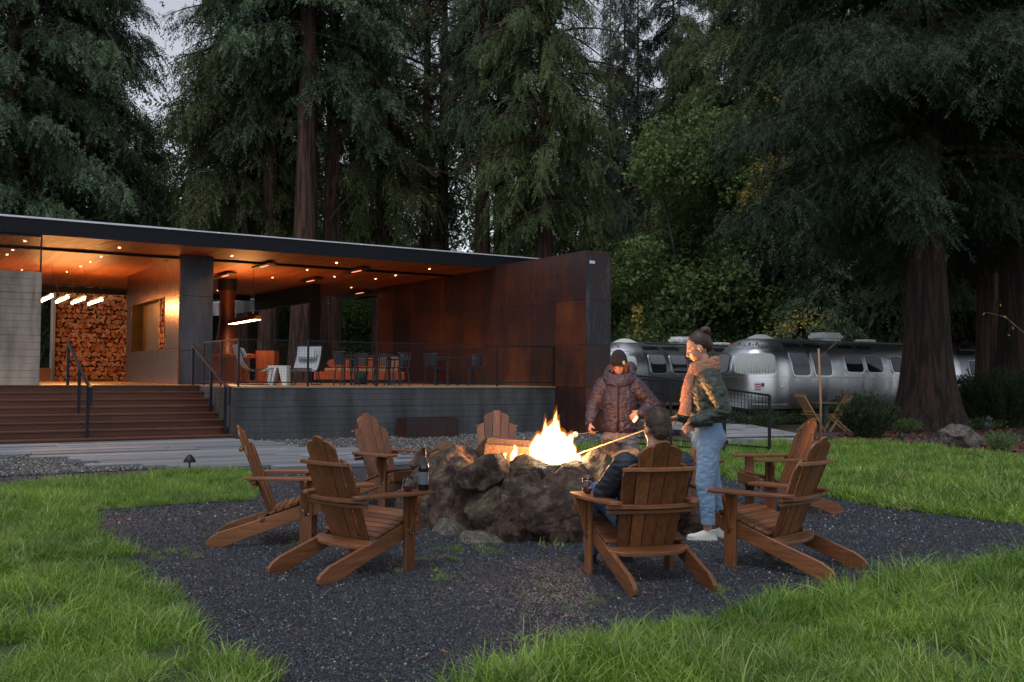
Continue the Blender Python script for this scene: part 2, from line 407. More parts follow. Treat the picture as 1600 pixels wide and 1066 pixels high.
M['rivet'] = simple('rivet_metal', (.16,.10,.075), .45, .6)
tag(rv.build('rivet_rows', M['rivet'], cw, smooth=True), kind='stuff')
MB().box(.10, .26, vW0-.012, vW0-.004, HT-.30, HT-.23).build('name_plate', M['white_trim'], cw)
# roof
uR = BU(846, vF)
q = [loc(Pz(x, y, CZ)) for x, y in ((200,452),(330,461),(402,462),(503,477),(590,469))]
q[-1] = (0, q[-1][1])
back = [(UL, q[0][1])] + q
def vback(u):
    for (a, va), (b, vb) in zip(back[:-1], back[1:]):
        if a <= u <= b: return va + (vb-va)*(u-a)/(b-a)
    return back[-1][1]
print('back', back)
fz = .34
part('fascia', MB().box(UL, uR, vF, vF+.08, CZ+.0, CZ+fz), M['fascia'])
part('fascia_return', MB().box(uR-.08, uR, vF+.083, 16, CZ+.0, CZ+fz), M['fascia'])
part('drip_edge', MB().box(UL, uR+.02, vF-.02, vF+.10, CZ+fz+.001, CZ+fz+.03), M['white_trim'])
u2 = BU(287, vF+.2)
part('roof_curb', MB().box(UL, u2, vF+.12, 15, CZ+fz+.002, CZ+fz+.06), M['white_trim'])
part('roof_deck', MB().prism([(UL, vF+.084, CZ+.06), (uR-.09, vF+.084, CZ+.06), (uR-.09, 16, CZ+.06)] + [(a, b+.02, CZ+.06) for a, b in back[::-1]], (0, 0, fz-.09)), M['tar'])
un = UL; pw = .165
while un < -.001:
    a, b = un, min(un+pw, -.003)
    zo = CZ + rr.uniform(-.002, .002)
    MB().box(a+.002, b-.002, vF+.083, vback(a), zo, zo+.03).build('ceiling_plank', M['ceil_y'], pav)
    un += pw
part('ceiling_plank', MB().box(uEnd+.01, uR-.085, vF+.083, 14, CZ, CZ+.03), M['ceil_y'])
vb1 = loc(Pz(0, 385, CZ))[1]; vb2 = loc(Pz(700, 428, CZ))[1]; vb = (vb1+vb2)/2
part('ceiling_slot_strip', MB().box(UL, -.02, vb-.05, vb+.05, CZ-.06, CZ-.004), M['steel'])  # solid black box stands in for the dark of an open ceiling slot
bp = [loc(Pz(402, 461, CZ)), loc(Pz(492, 444, CZ))]
part('roof_beam', MB().bar((bp[0][0], bp[0][1], CZ-.30), (bp[1][0], bp[1][1], CZ-.30), .2, .58), M['steel'])
part('roof_beam', MB().bar((q[0][0]-12, bp[0][1]+.3, CZ-.12), (bp[0][0]-.2, bp[0][1]+.3, CZ-.12), .2, .2), M['steel'])
part('steel_post', MB().box(bp[1][0]-.12, bp[1][0]+.16, bp[1][1]-.1, bp[1][1]+.16, DZ, CZ-.006), M['steel'])
# concrete column and brass clad wall
cu, cv = loc(Pz(283, 398, CZ)); cu1 = BU(331, cv)
print('col', cu, cv, cu1)
zl = [DZ, ZZ(300, 548, cu, cv), ZZ(300, 462, cu, cv), CZ-.003]
for a, b in zip(zl[:-1], zl[1:]): part('column_lift', MB().box(cu+.004, cu1, cv, cv+.8, a+.003, b-.003), M['concrete_col'], bevel=.006)
vX = BV(197, cu); n0, n1 = BV(257, cu), BV(205, cu)
nz0, nz1 = ZZ(205, 550, cu, n1), ZZ(205, 478, cu, n1)
print('brass', cv, vX, n0, n1, nz0, nz1)
def bpan(y0, y1, z0, z1, m='brass', x0=-.015, x1=.0): return part('brass_panel', MB().box(cu+x0, cu+x1, y0+.004, y1-.004, z0+.004, z1-.004), M[m], bevel=.002)
f1 = BV(267, cu)
bpan(cv, f1, DZ, nz0, x0=-.03); bpan(cv, f1, nz0, CZ, x0=-.03); bpan(f1, n0, DZ, nz0); bpan(f1, n0, nz0, CZ)
k = 3
for i in range(k):
    a, b = n0+(n1-n0)*i/k, n0+(n1-n0)*(i+1)/k
    bpan(a, b, DZ, nz0); bpan(a, b, nz1, CZ)
bpan(n1, vX, DZ, nz0); bpan(n1, vX, nz0, CZ)
nm = n0 + (n1-n0)*.22
part('niche_back', MB().box(cu+.30, cu+.32, nm, n1, nz0, nz1), M['brass_dark'])
part('niche_frame', MB().box(cu, cu+.30, n0, n1, nz0-.02, nz0).box(cu, cu+.30, n0, n1, nz1, nz1+.02).box(cu, cu+.3, n1, n1+.02, nz0, nz1).box(cu+.16, cu+.30, nm-.02, nm, nz0, nz1), M['brass_dark'])
part('brass_wall_core', MB().box(cu+.33, cu1, cv+.803, vX, DZ, CZ-.003), M['brass_dark'])
part('brass_wall_core', MB().box(cu+.003, cu+.33, cv+.803, n0-.01, DZ, CZ-.003).box(cu+.003, cu+.33, n1+.03, vX, DZ, CZ-.003).box(cu+.003, cu+.33, n0-.01, n1+.03, DZ, nz0-.025).box(cu+.003, cu+.33, n0-.01, n1+.03, nz1+.025, CZ-.003), M['brass_dark'])
# firewood stack: split ends facing the viewer
fu0, fv = loc(Pz(88, 451, CZ)); fu1 = BU(200, fv)
print('fire', fu0, fv, fu1)
fs = thing('firewood_stack', 'floor to ceiling stack of split orange firewood filling the wall behind the steps', 'firewood', B(fu0, fv, DZ), TH)
protos = []
for i in range(14):
    n = rr.choice((3, 3, 4, 4, 5)); a0 = rr.random()*6.28
    pts = [((.118*rr.uniform(.78, 1.1))*math.cos(a0+6.283*j/n+rr.uniform(-.25,.25)), 0, .118*rr.uniform(.78, 1.1)*math.sin(a0+6.283*j/n+rr.uniform(-.25,.25))) for j in range(n)]
    protos.append(MB().prism(pts, (0, .45, 0)).mesh('log', M['split'], bevel=.012))
Wd = fu1-fu0; Ht = CZ-DZ-.02; cols = 15; rows = 19
rowh = Ht/rows
for j in range(rows):
    for i in range(cols):
        x = (i+.5+(j % 2)*.4+rr.uniform(-.15,.15))*Wd/cols
        link('log', rr.choice(protos), fs, (x, rr.uniform(-.10, .04), (j+.5)*rowh+rr.uniform(-.02,.02)), (rr.uniform(-.04,.04), rr.uniform(0,6.28), rr.uniform(-.08,.08)), (Wd/cols/.16*rr.uniform(.85,1.1), 1, rowh/.158*rr.uniform(.85,1.1)))
MB().box(0, Wd+.5, .12, .5, 0, Ht).build('stack_core', M['bark_log'], fs)
part('fin_wall', MB().box(BU(80, fv), fu0-.02, fv-.15, fv+.5, DZ, CZ-.003), M['concrete_pale'])
part('bench_box', MB().box(BU(50, fv), BU(80, fv)-.003, fv+.2, fv+.7, DZ, ZZ(70, 575, BU(70, fv), fv)), M['ceil_x'])
ns = thing('firewood_stack', 'small column of firewood inside the niche of the brass wall', 'firewood', B(cu+.02, n0, nz0), TH)
for j in range(9):
    for i in range(4):
        link('log', rr.choice(protos), ns, (rr.uniform(0,.04), (i+.5)*(nm-n0)/4, (j+.5)*(nz1-nz0)/9), (rr.uniform(-.04,.04), rr.uniform(0, 6), -math.pi/2), (.9, .3, .85))
# pale concrete wall left
lv = vS+.15
lu = BU(62, lv); lz = ZZ(30, 424, BU(30, lv), lv)
print('left', lu, lv, lz)
courses(pav, UL, lu, lv, lv+.3, DZ, lz, M['concrete_pale'], .155, name='pale_course')
t = NT('clear_glass'); t.b.inputs['Transmission Weight'].default_value = 1; t.b.inputs['IOR'].default_value = 1.1
M['pane'] = t.fin((.9,.9,.9), .02)
part('clerestory_pane', MB().box(UL, lu-.03, lv+.1, lv+.112, lz+.01, CZ-.06), M['pane'])
part('clerestory_frame', MB().box(UL, lu, lv+.08, lv+.13, CZ-.05, CZ-.004).box(lu-.03, lu, lv+.08, lv+.13, lz+.002, CZ-.051), M['steel'])
# distant pale eave seen through the opening
e0, e1 = at(322, 484, 40), at(392, 476, 43)
part_e = MB().bar(e0, e1, 1.2, .5); tag(part_e.build('neighbouring_eave', M['slab']), 'pale flat roof edge seen through the pavilion beside the flue', 'roof')
MB().bar(e0+Vector((-2.5, 1.2, -3.0)), at(322, 560, 42)+Vector((-2.5, 1.0, -1)), .4).build('eave_post', M['slab'], bpy.data.objects['neighbouring_eave'])
# ------------------------------------------------------------------ stairs
st = thing('stairway', 'broad reddish timber steps rising to the pavilion deck', 'stairs', B(uA, 0), TH)
nR = 8; rh = DZ/nR; tr = vS/(nR-1)
for k in range(nR):
    y0 = k*tr
    if k < nR-1 or True:
        for (ya, yb) in ((y0-.03, y0+tr*.47), (y0+tr*.49, y0+tr)):
            x = UL - uA
            while x < -.01:
                L = rr.uniform(2.8, 4.2); x2 = min(x+L, -.006)
                if x2 > -.6: x2 = -.006
                if -13 < x2: MB().box(x+.002, x2-.002, ya, yb-.003, (k+1)*rh-.036, (k+1)*rh+rr.uniform(-.001,.001)-.001).build('tread_board', M['stair'], st, bevel=.004)
                x = x2 if x2 < -.006 else 1
    x = UL - uA
    while x < -.01:
        L = rr.uniform(3.2, 4.6); x2 = min(x+L, -.006)
        if x2 > -.6: x2 = -.006
        if -13 < x2: MB().box(x+.002, x2-.002, y0, y0+.022, k*rh+.004, (k+1)*rh-.04).build('riser_board', M['stair'], st)
        x = x2 if x2 < -.006 else 1
MB().box(UL-uA, -.01, .03, vS+.01, 0, .05).build('stair_base', M['steel'], st)
# ------------------------------------------------------------------ boardwalk
bw = thing('boardwalk', 'weathered grey plank walk laid on the gravel before the steps', 'boardwalk', B(uA, 0), TH)
v = -.02; k = 0
Lp = [(0, -30), (-1.2, -20), (-1.64, -4.6), (-4.2, -3.4), (-5.6, -2.9), (-6.4, -1.6), (-7, -.8)]
def lend(v):
    for (a, ua), (b, ub) in zip(Lp[:-1], Lp[1:]):
        if b <= v <= a: return ua + (ub-ua)*(v-a)/(b-a)
    return -1
while v > -6.6:
    w = .40; x0 = lend(v)+rr.uniform(-.5, .25); x1 = -.02 + (.9 if v < -3 else .45)+rr.uniform(-.25,.35) + (-v-4.2)*.1*(v < -4.2)
    if v > -.4: x1 = -.05
    x = x0
    while x < x1-.05:
        x2 = min(x+rr.uniform(2.6, 3.8), x1)
        if x1-x2 < .5: x2 = x1
        MB().box(x+.003, x2-.003, v-w+.055, v, .012, .070+rr.uniform(-.010,.010)).build('walk_board', M['pallet'], bw, bevel=.006)
        x = x2
    v -= w; k += 1
# ------------------------------------------------------------------ lights in the ceiling
M['bulb'] = emis('lamp_bulb', (1,.72,.42), 26); M['bulb2'] = emis('lamp_tube', (1,.68,.36), 11); M['glow'] = emis('heater_element', (1,.30,.20), 1.6)
M['ring'] = simple('lamp_ring', (.25,.2,.17), .4, .6)
dl = MB().lathe([(.0, 0), (.034, 0), (.034, -.004), (0, -.004)], 10).mesh('downlight', M['bulb'])
ring = MB().lathe([(.036, .0), (.055, .0), (.055, -.008), (.036, -.008)], 12).mesh('downlight_ring', M['ring'])
WARM = (1, .42, .12)
spots = [(186.5,387),(158,401),(141,409),(126,416),(104.5,425),(20,391),(11,398),(34,422),(39,377),(362.5,400),(340,454),(525.6,411),(480,422),(426,434),(522.5,432.5),(549,449.5),(514,474),(587,436),(618,430.5),(671,420.5)]
sl = bpy.data.lights.new('downlight_beam', 'SPOT'); sl.energy = 42; sl.color = WARM; sl.spot_size = R(125); sl.spot_blend = .8; sl.shadow_soft_size = .03
for x, y in spots:
    u, v = loc(Pz(x, y, CZ-.008)); o = link('downlight', dl, pav, (u, v, CZ-.010)); link('trim_ring', ring, o)
    s = bpy.data.objects.new('downlight_beam', sl); COL.objects.link(s); s.parent = o; s.location = (0, 0, -.03)
def aim_area(parent, sx, sy, e, col, loc_, down=True):
    a = bpy.data.lights.new('lamp_glow', 'AREA'); a.shape = 'RECTANGLE'; a.size = sx; a.size_y = sy; a.energy = e; a.color = col
    o = bpy.data.objects.new('lamp_glow', a); COL.objects.link(o); o.parent = parent; o.location = loc_
    if not down: o.rotation_euler = (math.pi, 0, 0)
    return o
# four linear pendants over the firewood
ends = [((62,469),(83,459)),((82,471),(112,460)),((107,473),(137,462)),((132,474.5),(165,464))]
nms = ['linear pendant lamp nearest the pale concrete wall', 'second linear pendant lamp from the pale concrete wall', 'third linear pendant lamp counted from the pale concrete wall', 'linear pendant lamp nearest the brass wall']
for i, ((xa, ya), (xb, yb)) in enumerate(ends):
    pm = Pz((xa+xb)/2, (ya+yb)/2, 3.55)
    u, v = loc(pm); L = 2.6
    pl = thing('pendant_lamp', nms[i], 'lamp', B(u, v, 3.55), TH, 'linear pendants in front of the firewood')
    MB().box(-.03, .03, -L/2, L/2, .01, .05).build('housing', M['steel'], pl)
    for kk in range(5): MB().ball((0, (kk-2)*L/5, -.05), (.045, .09, .045), 10, 6).build('bulb', M['bulb2'], pl, smooth=True)
    for s in (-1, 1): MB().tube([(0, s*L*.4, .05), (0, s*L*.4, CZ-3.56)], .004, 4).build('cord', M['steel'], pl)
    p = bpy.data.lights.new('lamp_glow', 'POINT'); p.energy = 42; p.color = WARM; p.shadow_soft_size = .12
    for yy in (-.8, .8):
        o = bpy.data.objects.new('lamp_glow', p); COL.objects.link(o); o.parent = pl; o.location = (0, yy, -.12)
# long pendant over the lounge
ua_, va_ = loc(Pz(403, 499, 2.95)); ub_, vb_ = loc(Pz(361, 506.5, 2.95))
ang = math.atan2(-(ub_-ua_), vb_-va_)
Lq = math.hypot(ub_-ua_, vb_-va_)
lp = thing('trough_pendant', 'long copper trough lamp hanging on two cords above the lounge chairs', 'lamp', B((ua_+ub_)/2, (va_+vb_)/2, 2.95), TH+ang)
MB().prism([(-.12, -Lq/2, 0), (.12, -Lq/2, 0), (.07, -Lq/2, .11), (-.07, -Lq/2, .11)], (0, Lq, 0)).build('shade', M['brass'], lp, bevel=.01)
MB().box(-.095, .095, -Lq/2+.04, Lq/2-.04, -.012, -.002).build('diffuser', M['bulb2'], lp)
for s in (-1, 1): MB().tube([(0, s*Lq*.33, .16), (0, s*Lq*.33, CZ-2.955)], .006, 4).build('cord', M['steel'], lp)
aim_area(lp, .25, Lq*.9, 60, WARM, (0, 0, -.03)); aim_area(lp, .16, Lq*.9, 75, WARM, (0, 0, .19), False)
# infrared heaters
for (x, y), lb in zip([(352,431),(413,416),(485,439),(557,424),(562,458)], ['overhead heater beside the concrete column', 'overhead heater above the trough lamp cords', 'overhead heater in front of the black post', 'overhead heater nearest the roof edge on the right', 'rearmost overhead heater on the right of the ceiling']):
    u, v = loc(Pz(x, y, CZ-.09))
    h = thing('ceiling_heater', lb+', black plate with a red element', 'heater', B(u, v, CZ-.09), TH, 'infrared heaters under the ceiling')
    MB().box(-.13, .13, -.72, .72, .0, .05).build('plate', M['heat_plate'], h, bevel=.008)
    MB().box(-.03, .03, -.30, .30, -.012, -.002).build('element', M['glow'], h)
    for s in (-1, 1): MB().box(-.015, .015, s*.5-.015, s*.5+.015, .051, .086).build('bracket', M['steel'], h)
    aim_area(h, .1, .6, 3, (1,.25,.08), (0, 0, -.03))
# ------------------------------------------------------------------ deck furniture
def dk(px, Y, z=DZ): p = at(px, 600, Y); return Vector((p.x, p.y, z))
ct = thing('fire_counter', 'L-shaped orange timber counter wrapped round the suspended fireplace', 'counter', dk(380, 29.0), 0)
cx = ct.location
def rel(px, Y): p = at(px, 600, Y); return p.x-cx.x, p.y-cx.y
x0, y0 = rel(328, 28.3); x1, _ = rel(388, 28.3); xe, ye = rel(437, 29.6)
for i in range(8): MB().box(x0+(x1-x0)*i/8+.003, x0+(x1-x0)*(i+1)/8-.003, y0+.08, y0+.11, 0, .72).build('front_plank', M['ceil_z'], ct)
MB().box(x0-.03, x1+.03, y0, y0+1.0, .73, .84).build('counter_top', M['ceil_x'], ct, bevel=.01)
for i in range(8): MB().box(x1+.04+(xe-x1-.04)*i/8+.003, x1+.04+(xe-x1-.04)*(i+1)/8-.003, y0+.6, y0+.63, 0, .95).build('back_plank', M['ceil_z'], ct)
MB().box(x1+.04, xe, y0+.635, y0+1.2, 0, .94).build('counter_core', M['ceil_x'], ct)
fl = thing('hanging_fireplace', 'rust brown conical flue of the hanging fireplace in front of the tree trunks', 'fireplace', dk(353, 31.5), 0)
MB().lathe([(.02, .7), (.50, .72), (.48, .85), (.36, 1.2), (.27, 1.7), (.23, 2.2), (.23, CZ-DZ-.36)], 20).build('hood', M['corten'], fl, smooth=True)
MB().lathe([(.30, CZ-DZ-.36), (.30, CZ-DZ-.004)], 20).build('collar', M['steel'], fl, smooth=True)
MB().lathe([(.0, .0), (.45, .0), (.45, .25), (.0, .25)], 20).build('hearth', M['steel'], fl)
def lounge(px, Y, rz, label):
    t = thing('sling_chair', label, 'lounge chair', dk(px, Y), rz, 'canvas sling chairs on the deck')
    prof = [(-.42, .98), (-.36, .78), (-.27, .58), (-.14, .42), (.02, .35), (.2, .35), (.42, .41)]
    th = .018
    sl_ = MB()
    for (a, za), (b, zb) in zip(prof[:-1], prof[1:]): sl_.prism([(-.31, a, za), (.31, a, za), (.31, b, zb), (-.31, b, zb)], (0, -.004, -th))
    sl_.build('sling', M['canvas'], t, bevel=.003)
    MB().box(-.24, .24, -.03, .06, -.14, .14).build('head_pillow', M['canvas'], t, bevel=.04, seg=3, smooth=True, loc=(0, -.27, .76), rot=(R(24), 0, 0))
    for s in (-1, 1):
        MB().tube([(s*.33, -.42, .98), (s*.33, -.27, .575), (s*.33, -.14, .41), (s*.33, .02, .34), (s*.33, .42, .41), (s*.33, .33, .015), (s*.33, -.35, .015), (s*.33, -.1, .38)], .011, 6).build('side_frame', M['iron'], t, smooth=True)
        MB().tube([(s*.33, .0, .34), (s*.33, -.08, .01), (s*.33, -.16, .36)], .009, 6).build('prop_rod', M['iron'], t)
    MB().tube([(-.33, .42, .41), (.33, .42, .41)], .011, 6).build('front_bar', M['iron'], t); MB().tube([(-.33, -.42, .98), (.33, -.42, .98)], .011, 6).build('top_bar', M['iron'], t)
lounge(394, 24.0, R(-62), 'grey canvas sling chair seen from the side beside the stair rail')
lounge(474, 24.6, R(172), 'grey canvas sling chair facing forward right of the white side table')
wt = thing('side_table', 'white cast side table with A-shaped cut-outs between the sling chairs', 'table', dk(436, 24.1), 0)
MB().box(-.23, .23, -.2, .2, .42, .47).build('table_top', M['white_conc'], wt, bevel=.006)
for s in (-1, 1): MB().prism([(s*.23, -.2, .418), (s*.02, -.2, .418), (s*.05, -.2, .30), (s*.12, -.2, 0), (s*.23, -.2, 0)][::s], (0, .4, 0)).build('leg', M['white_conc'], wt, bevel=.004)
# timber sofa with round back behind the tables
sf = thing('timber_sofa', 'long low timber sofa with lit curved back behind the dark dining chairs', 'sofa', dk(560, 30.5), 0)
def srel(px): return (px-560)*30.5/F
MB().box(srel(490), srel(632), 0, .6, .10, .36).build('sofa_base', M['ceil_x'], sf, bevel=.02)
MB().box(srel(506), srel(622), .02, .5, .365, .47).build('seat_cushion', M['cushion'], sf, bevel=.03, seg=2)
ov = [(srel(526)+.40*math.cos(a), .52, .62+.17*math.sin(a)) for a in np.linspace(0, 2*math.pi, 24, endpoint=False)]
MB().prism(ov, (0, .08, 0)).build('curved_back', M['ceil_x'], sf, bevel=.01)
MB().box(srel(548), srel(626), .52, .60, .48, .80).build('back_panel', M['ceil_x'], sf, bevel=.03)
for a in (600, 613): MB().box(-.2, .2, -.06, .06, -.18, .18).build('throw_pillow', M['cushion'], sf, bevel=.05, seg=3, smooth=True, loc=(srel(a), .42, .66), rot=(R(18), .2, 0))
M['dchair'] = simple('dining_chair_black', (.02,.024,.035), .5)
def dining_chair():
    t = thing('dining_chair', 'x', 'dining chair')
    MB().box(-.23, .23, -.22, .22, .43, .46).build('seat', M['dchair'], t, bevel=.01)
    for sx in (-1, 1):
        for sy in (-1, 1): MB().bar((sx*.2, sy*.19, .43), (sx*.23, sy*.24, 0), .026).build('leg', M['dchair'], t)
        MB().bar((sx*.22, -.2, .45), (sx*.24, -.26, .82), .024).build('back_stile', M['dchair'], t)
        MB().bar((sx*.25, -.24, .66), (sx*.25, .18, .66), .03).build('armrest', M['dchair'], t)
        MB().bar((sx*.25, .18, .65), (sx*.22, .18, .45), .022).build('arm_post', M['dchair'], t)
    bk = MB()
    for i in range(9):
        a = R(-60+15*i); x = .25*math.sin(a); bk.bar((x, -.10-.16*math.cos(a), .5), (x*1.04, -.13-.16*math.cos(a), .80), .05, .012, up=(math.sin(a), -math.cos(a), 0))
    bk.build('woven_back', M['dchair'], t)
    MB().tube([(.26*math.sin(R(a)), -.12-.16*math.cos(R(a)), .82) for a in range(-80, 81, 16)], .014, 6).build('back_rail', M['dchair'], t)
    return t
dc = dining_chair(); first = True
def put_dc(px, Y, rz, label):
    global first
    if first: o = dc; o.location = dk(px, Y); o.rotation_euler = (0, 0, rz); o['label'] = label; first = False
    else: o = dup(dc, dk(px, Y), rz, label)
    o['group'] = 'black dining chairs on the deck'
def dtable(px, Y, label, w=.75):
    t = thing('dining_table', label, 'table', dk(px, Y), TH)
    MB().box(-w/2, w/2, -.38, .38, .72, .745).build('table_top', M['dchair'], t, bevel=.004)
    for sx in (-1, 1):
        for sy in (-1, 1): MB().bar((sx*(w/2-.05), sy*.32, .72), (sx*(w/2-.05), sy*.32, 0), .035).build('leg', M['dchair'], t)
dtable(581, 24.8, 'black dining table in front of the timber sofa', 1.3); dtable(707, 26.2, 'small black dining table standing by the rusted wall')
put_dc(541, 24.5, TH-R(90), 'black dining chair left of the table before the timber sofa')
put_dc(566, 26.0, TH+R(180), 'black dining chair behind the left half of the sofa-side table')
put_dc(600, 26.2, TH+R(170), 'black dining chair behind the right half of the sofa-side table')
put_dc(620, 25.0, TH+R(90), 'black dining chair right of the table before the timber sofa')
put_dc(682, 26.0, TH-R(80), 'black dining chair left of the small table by the rusted wall')
put_dc(735, 26.6, TH+R(90), 'black dining chair right of the small table by the rusted wall')
gp = thing('plant_pot', 'dark green pot standing under the dining table', 'pot', dk(563, 27.6)); M['pot'] = simple('green_glaze', (.02,.05,.03), .4)
MB().lathe([(0, 0), (.16, 0), (.22, .36), (.20, .36), (.15, .05), (0, .05)], 18).build('vessel', M['pot'], gp, smooth=True)
# ------------------------------------------------------------------ railings
def wire_panel(a, b, z0, z1, parent, step=.055):
    a = Vector(a); b = Vector(b); L = (b-a).length; n = max(1, int(L/step)); m = MB(); w = .0035
    for i in range(1, n): p = a.lerp(b, i/n); m.bar((p.x, p.y, p.z+z0), (p.x, p.y, p.z+z1), w)
    for z in np.arange(z0+step, z1, step): m.bar((a.x, a.y, a.z+z), (b.x, b.y, b.z+z), w)
    o = m.build('wire_mesh', M['iron'], parent); return tag(o, kind='stuff')
rl = thing('deck_railing', 'black steel railing with fine wire mesh along the deck edge', 'railing', B(0, 0, DZ), TH)
vR = .07
us = [BU(x, vR) for x in (371, 481, 588, 777, 865)]
pts = [(uA+.10, BV(313, uA)+.1), (uA+.10, BV(338, uA)), (uA+.10, vR)] + [(u, vR) for u in us[1:]]
for (x, y) in pts: MB().box(x-.02, x+.02, y-.02, y+.02, -.10, 1.01).build('post', M['iron'], rl)
for (a, b) in zip(pts[:-1], pts[1:]):
    d = (Vector((*b, 0))-Vector((*a, 0))).normalized()*.03; A_ = Vector((*a, 0))+d; B_ = Vector((*b, 0))-d
    MB().bar(A_+Vector((0,0,1.0)), B_+Vector((0,0,1.0)), .024, .02).build('top_rail', M['iron'], rl)
    MB().bar(A_+Vector((0,0,.09)), B_+Vector((0,0,.09)), .025, .025).build('bottom_rail', M['iron'], rl)
    wire_panel(A_, B_, .10, .985, rl)
def handrail(u, label, k0=0):
    h = thing('stair_handrail', label, 'handrail', B(u, 0), TH, 'handrails on the timber steps')
    sl_ = rh/tr
    ys = [tr*.6, tr*3.4, vS+.15]
    zf = lambda y: min(DZ, (int(y/tr)+1)*rh)
    top = lambda y: .92+rh+sl_*y
    for y in ys: MB().box(-.028, .028, y-.028, y+.028, zf(y)-.01, top(min(y, vS))-.0).build('post', M['iron'], h)
    MB().bar((0, ys[0]-.0, top(ys[0])+.02), (0, vS+.2, top(vS)+.02), .055, .04).build('sloped_rail', M['iron'], h)
    MB().bar((0, ys[0]+.02, top(ys[0])+.02), (0, ys[0]-.34, top(ys[0])-.03), .055, .04).build('rail_extension', M['iron'], h)
    MB().bar((0, ys[0]-.32, top(ys[0])-.05), (0, ys[0]-.32, top(ys[0])-.36), .055, .03).build('rail_return', M['iron'], h)
    MB().bar((0, ys[0]-.32, top(ys[0])-.36), (0, ys[0]-.03, top(ys[0])-.36), .03, .03).build('return_bar', M['iron'], h)
handrail(uA-.12, 'black handrail down the right edge of the timber steps')
hu = loc(Pz(124, 680, rh))[0]; handrail(hu, 'black handrail standing in the middle of the timber steps')
# ------------------------------------------------------------------ foliage
def leafmat(name, dark, light, tr=.25, tip=None, rough=.6):
    t = NT(name); v = t.coord(); rnd = t.rand()
    a = t.noise(.45, 3, .5, v); b = t.noise(5.5, 4, .6, v)
    f = t.math('ADD', t.math('MULTIPLY', a, .5), t.math('MULTIPLY', b, .5))
    col = t.mix(t.ramp(f, [(.36, (0,0,0)), (.64, (1,1,1))]), dark, light)
    if tip: col = t.mix(t.math('MULTIPLY', t.ramp(t.noise(2.3, 5, .7, v), [(.58,(0,0,0)), (.66,(1,1,1))]), .7), col, tip)
    h = t.new('ShaderNodeHueSaturation'); t.link(col, h.inputs['Color'])
    t.link(t.math('ADD', t.math('MULTIPLY', rnd, .5), .75), h.inputs['Value']); t.link(t.math('ADD', t.math('MULTIPLY', rnd, .03), .485), h.inputs['Hue'])
    t.link(h.outputs[0], t.b.inputs['Base Color']); t.b.inputs['Roughness'].default_value = rough; t.b.inputs['Specular IOR Level'].default_value = .3
    tl = t.new('ShaderNodeBsdfTranslucent'); t.link(h.outputs[0], tl.inputs[0])
    mx = t.new('ShaderNodeMixShader'); mx.inputs[0].default_value = tr
    t.link(t.b.outputs[0], mx.inputs[1]); t.link(tl.outputs[0], mx.inputs[2]); t.link(mx.outputs[0], t.out.inputs[0])
    return t.m
M['redwood'] = leafmat('redwood_needles', (.030,.056,.032), (.125,.180,.092), .25, (.13,.11,.075))
M['redwood_olive'] = leafmat('olive_needles', (.032,.050,.020), (.140,.170,.062), .28, (.11,.085,.04))
M['spruce'] = leafmat('spruce_needles', (.010,.021,.012), (.038,.060,.030), .2)
M['broad'] = leafmat('broad_leaves', (.052,.100,.030), (.20,.31,.10), .35)
M['gold'] = leafmat('yellow_leaves', (.28,.19,.03), (.55,.42,.08), .4)
M['bright'] = leafmat('young_leaves', (.07,.12,.03), (.17,.26,.07), .4)
M['shrub'] = leafmat('shrub_leaves', (.020,.038,.016), (.06,.10,.03), .25)
def barkmat(name, a, b):
    t = NT(name); v = t.coord((1, 1, .07)); n1 = t.noise(7.5, 6, .65, v, .4); n2 = t.noise(28, 5, .7, v)
    c = t.mix(t.ramp(n1, [(.42,(0,0,0)), (.58,(1,1,1))]), tuple(x*.6 for x in a), tuple(x*1.15 for x in b)); c = t.mix(t.math('MULTIPLY', n2, .5), c, tuple(x*.4 for x in a))
    n = t.bump(n1, 1.0, .14); return t.fin(c, .92, 0, t.bump(n2, .7, .02, n))
M['bark'] = barkmat('redwood_bark', (.034,.017,.013), (.115,.055,.036)); M['bark_dark'] = barkmat('dark_redwood_bark', (.020,.012,.010), (.065,.034,.025)); M['bark_grey'] = barkmat('grey_bark', (.05,.047,.042), (.16,.15,.13))
M['bark_pale'] = barkmat('bare_twig', (.10,.09,.07), (.2,.18,.15))
def frond(n=11, L=.9, lw=.035, ll=.22, droop=.35, rng=RNG):
    """flat spray: leaflets either side of a rachis along +x; returns quads (n*2,4,3)"""
    q = []
    for i in range(n):
        f = (i+.6)/n; x = L*f; z = -droop*L*f*f; l = ll*(1-.55*f)*(.8+.4*rng.random())
        for s in (-1, 1):
            a = R(28+48*rng.random()); d = np.array([math.cos(a), s*math.sin(a), -.5+.65*rng.normal()*.6]); d /= np.linalg.norm(d)
            w = np.array([-d[1], d[0], 0]); w /= np.linalg.norm(w); b = np.array([x, 0, z])
            q.append([b, b+d*l*.45+w*lw/2, b+d*l, b+d*l*.45-w*lw/2])
    b = np.array([L*.8, 0, -droop*L*.7]); d = np.array([1, 0, -.6])*.25
    q.append([b, b+d*.5+[0,lw/2,0], b+d, b+d*.5-[0,lw/2,0]])
    return np.array(q)
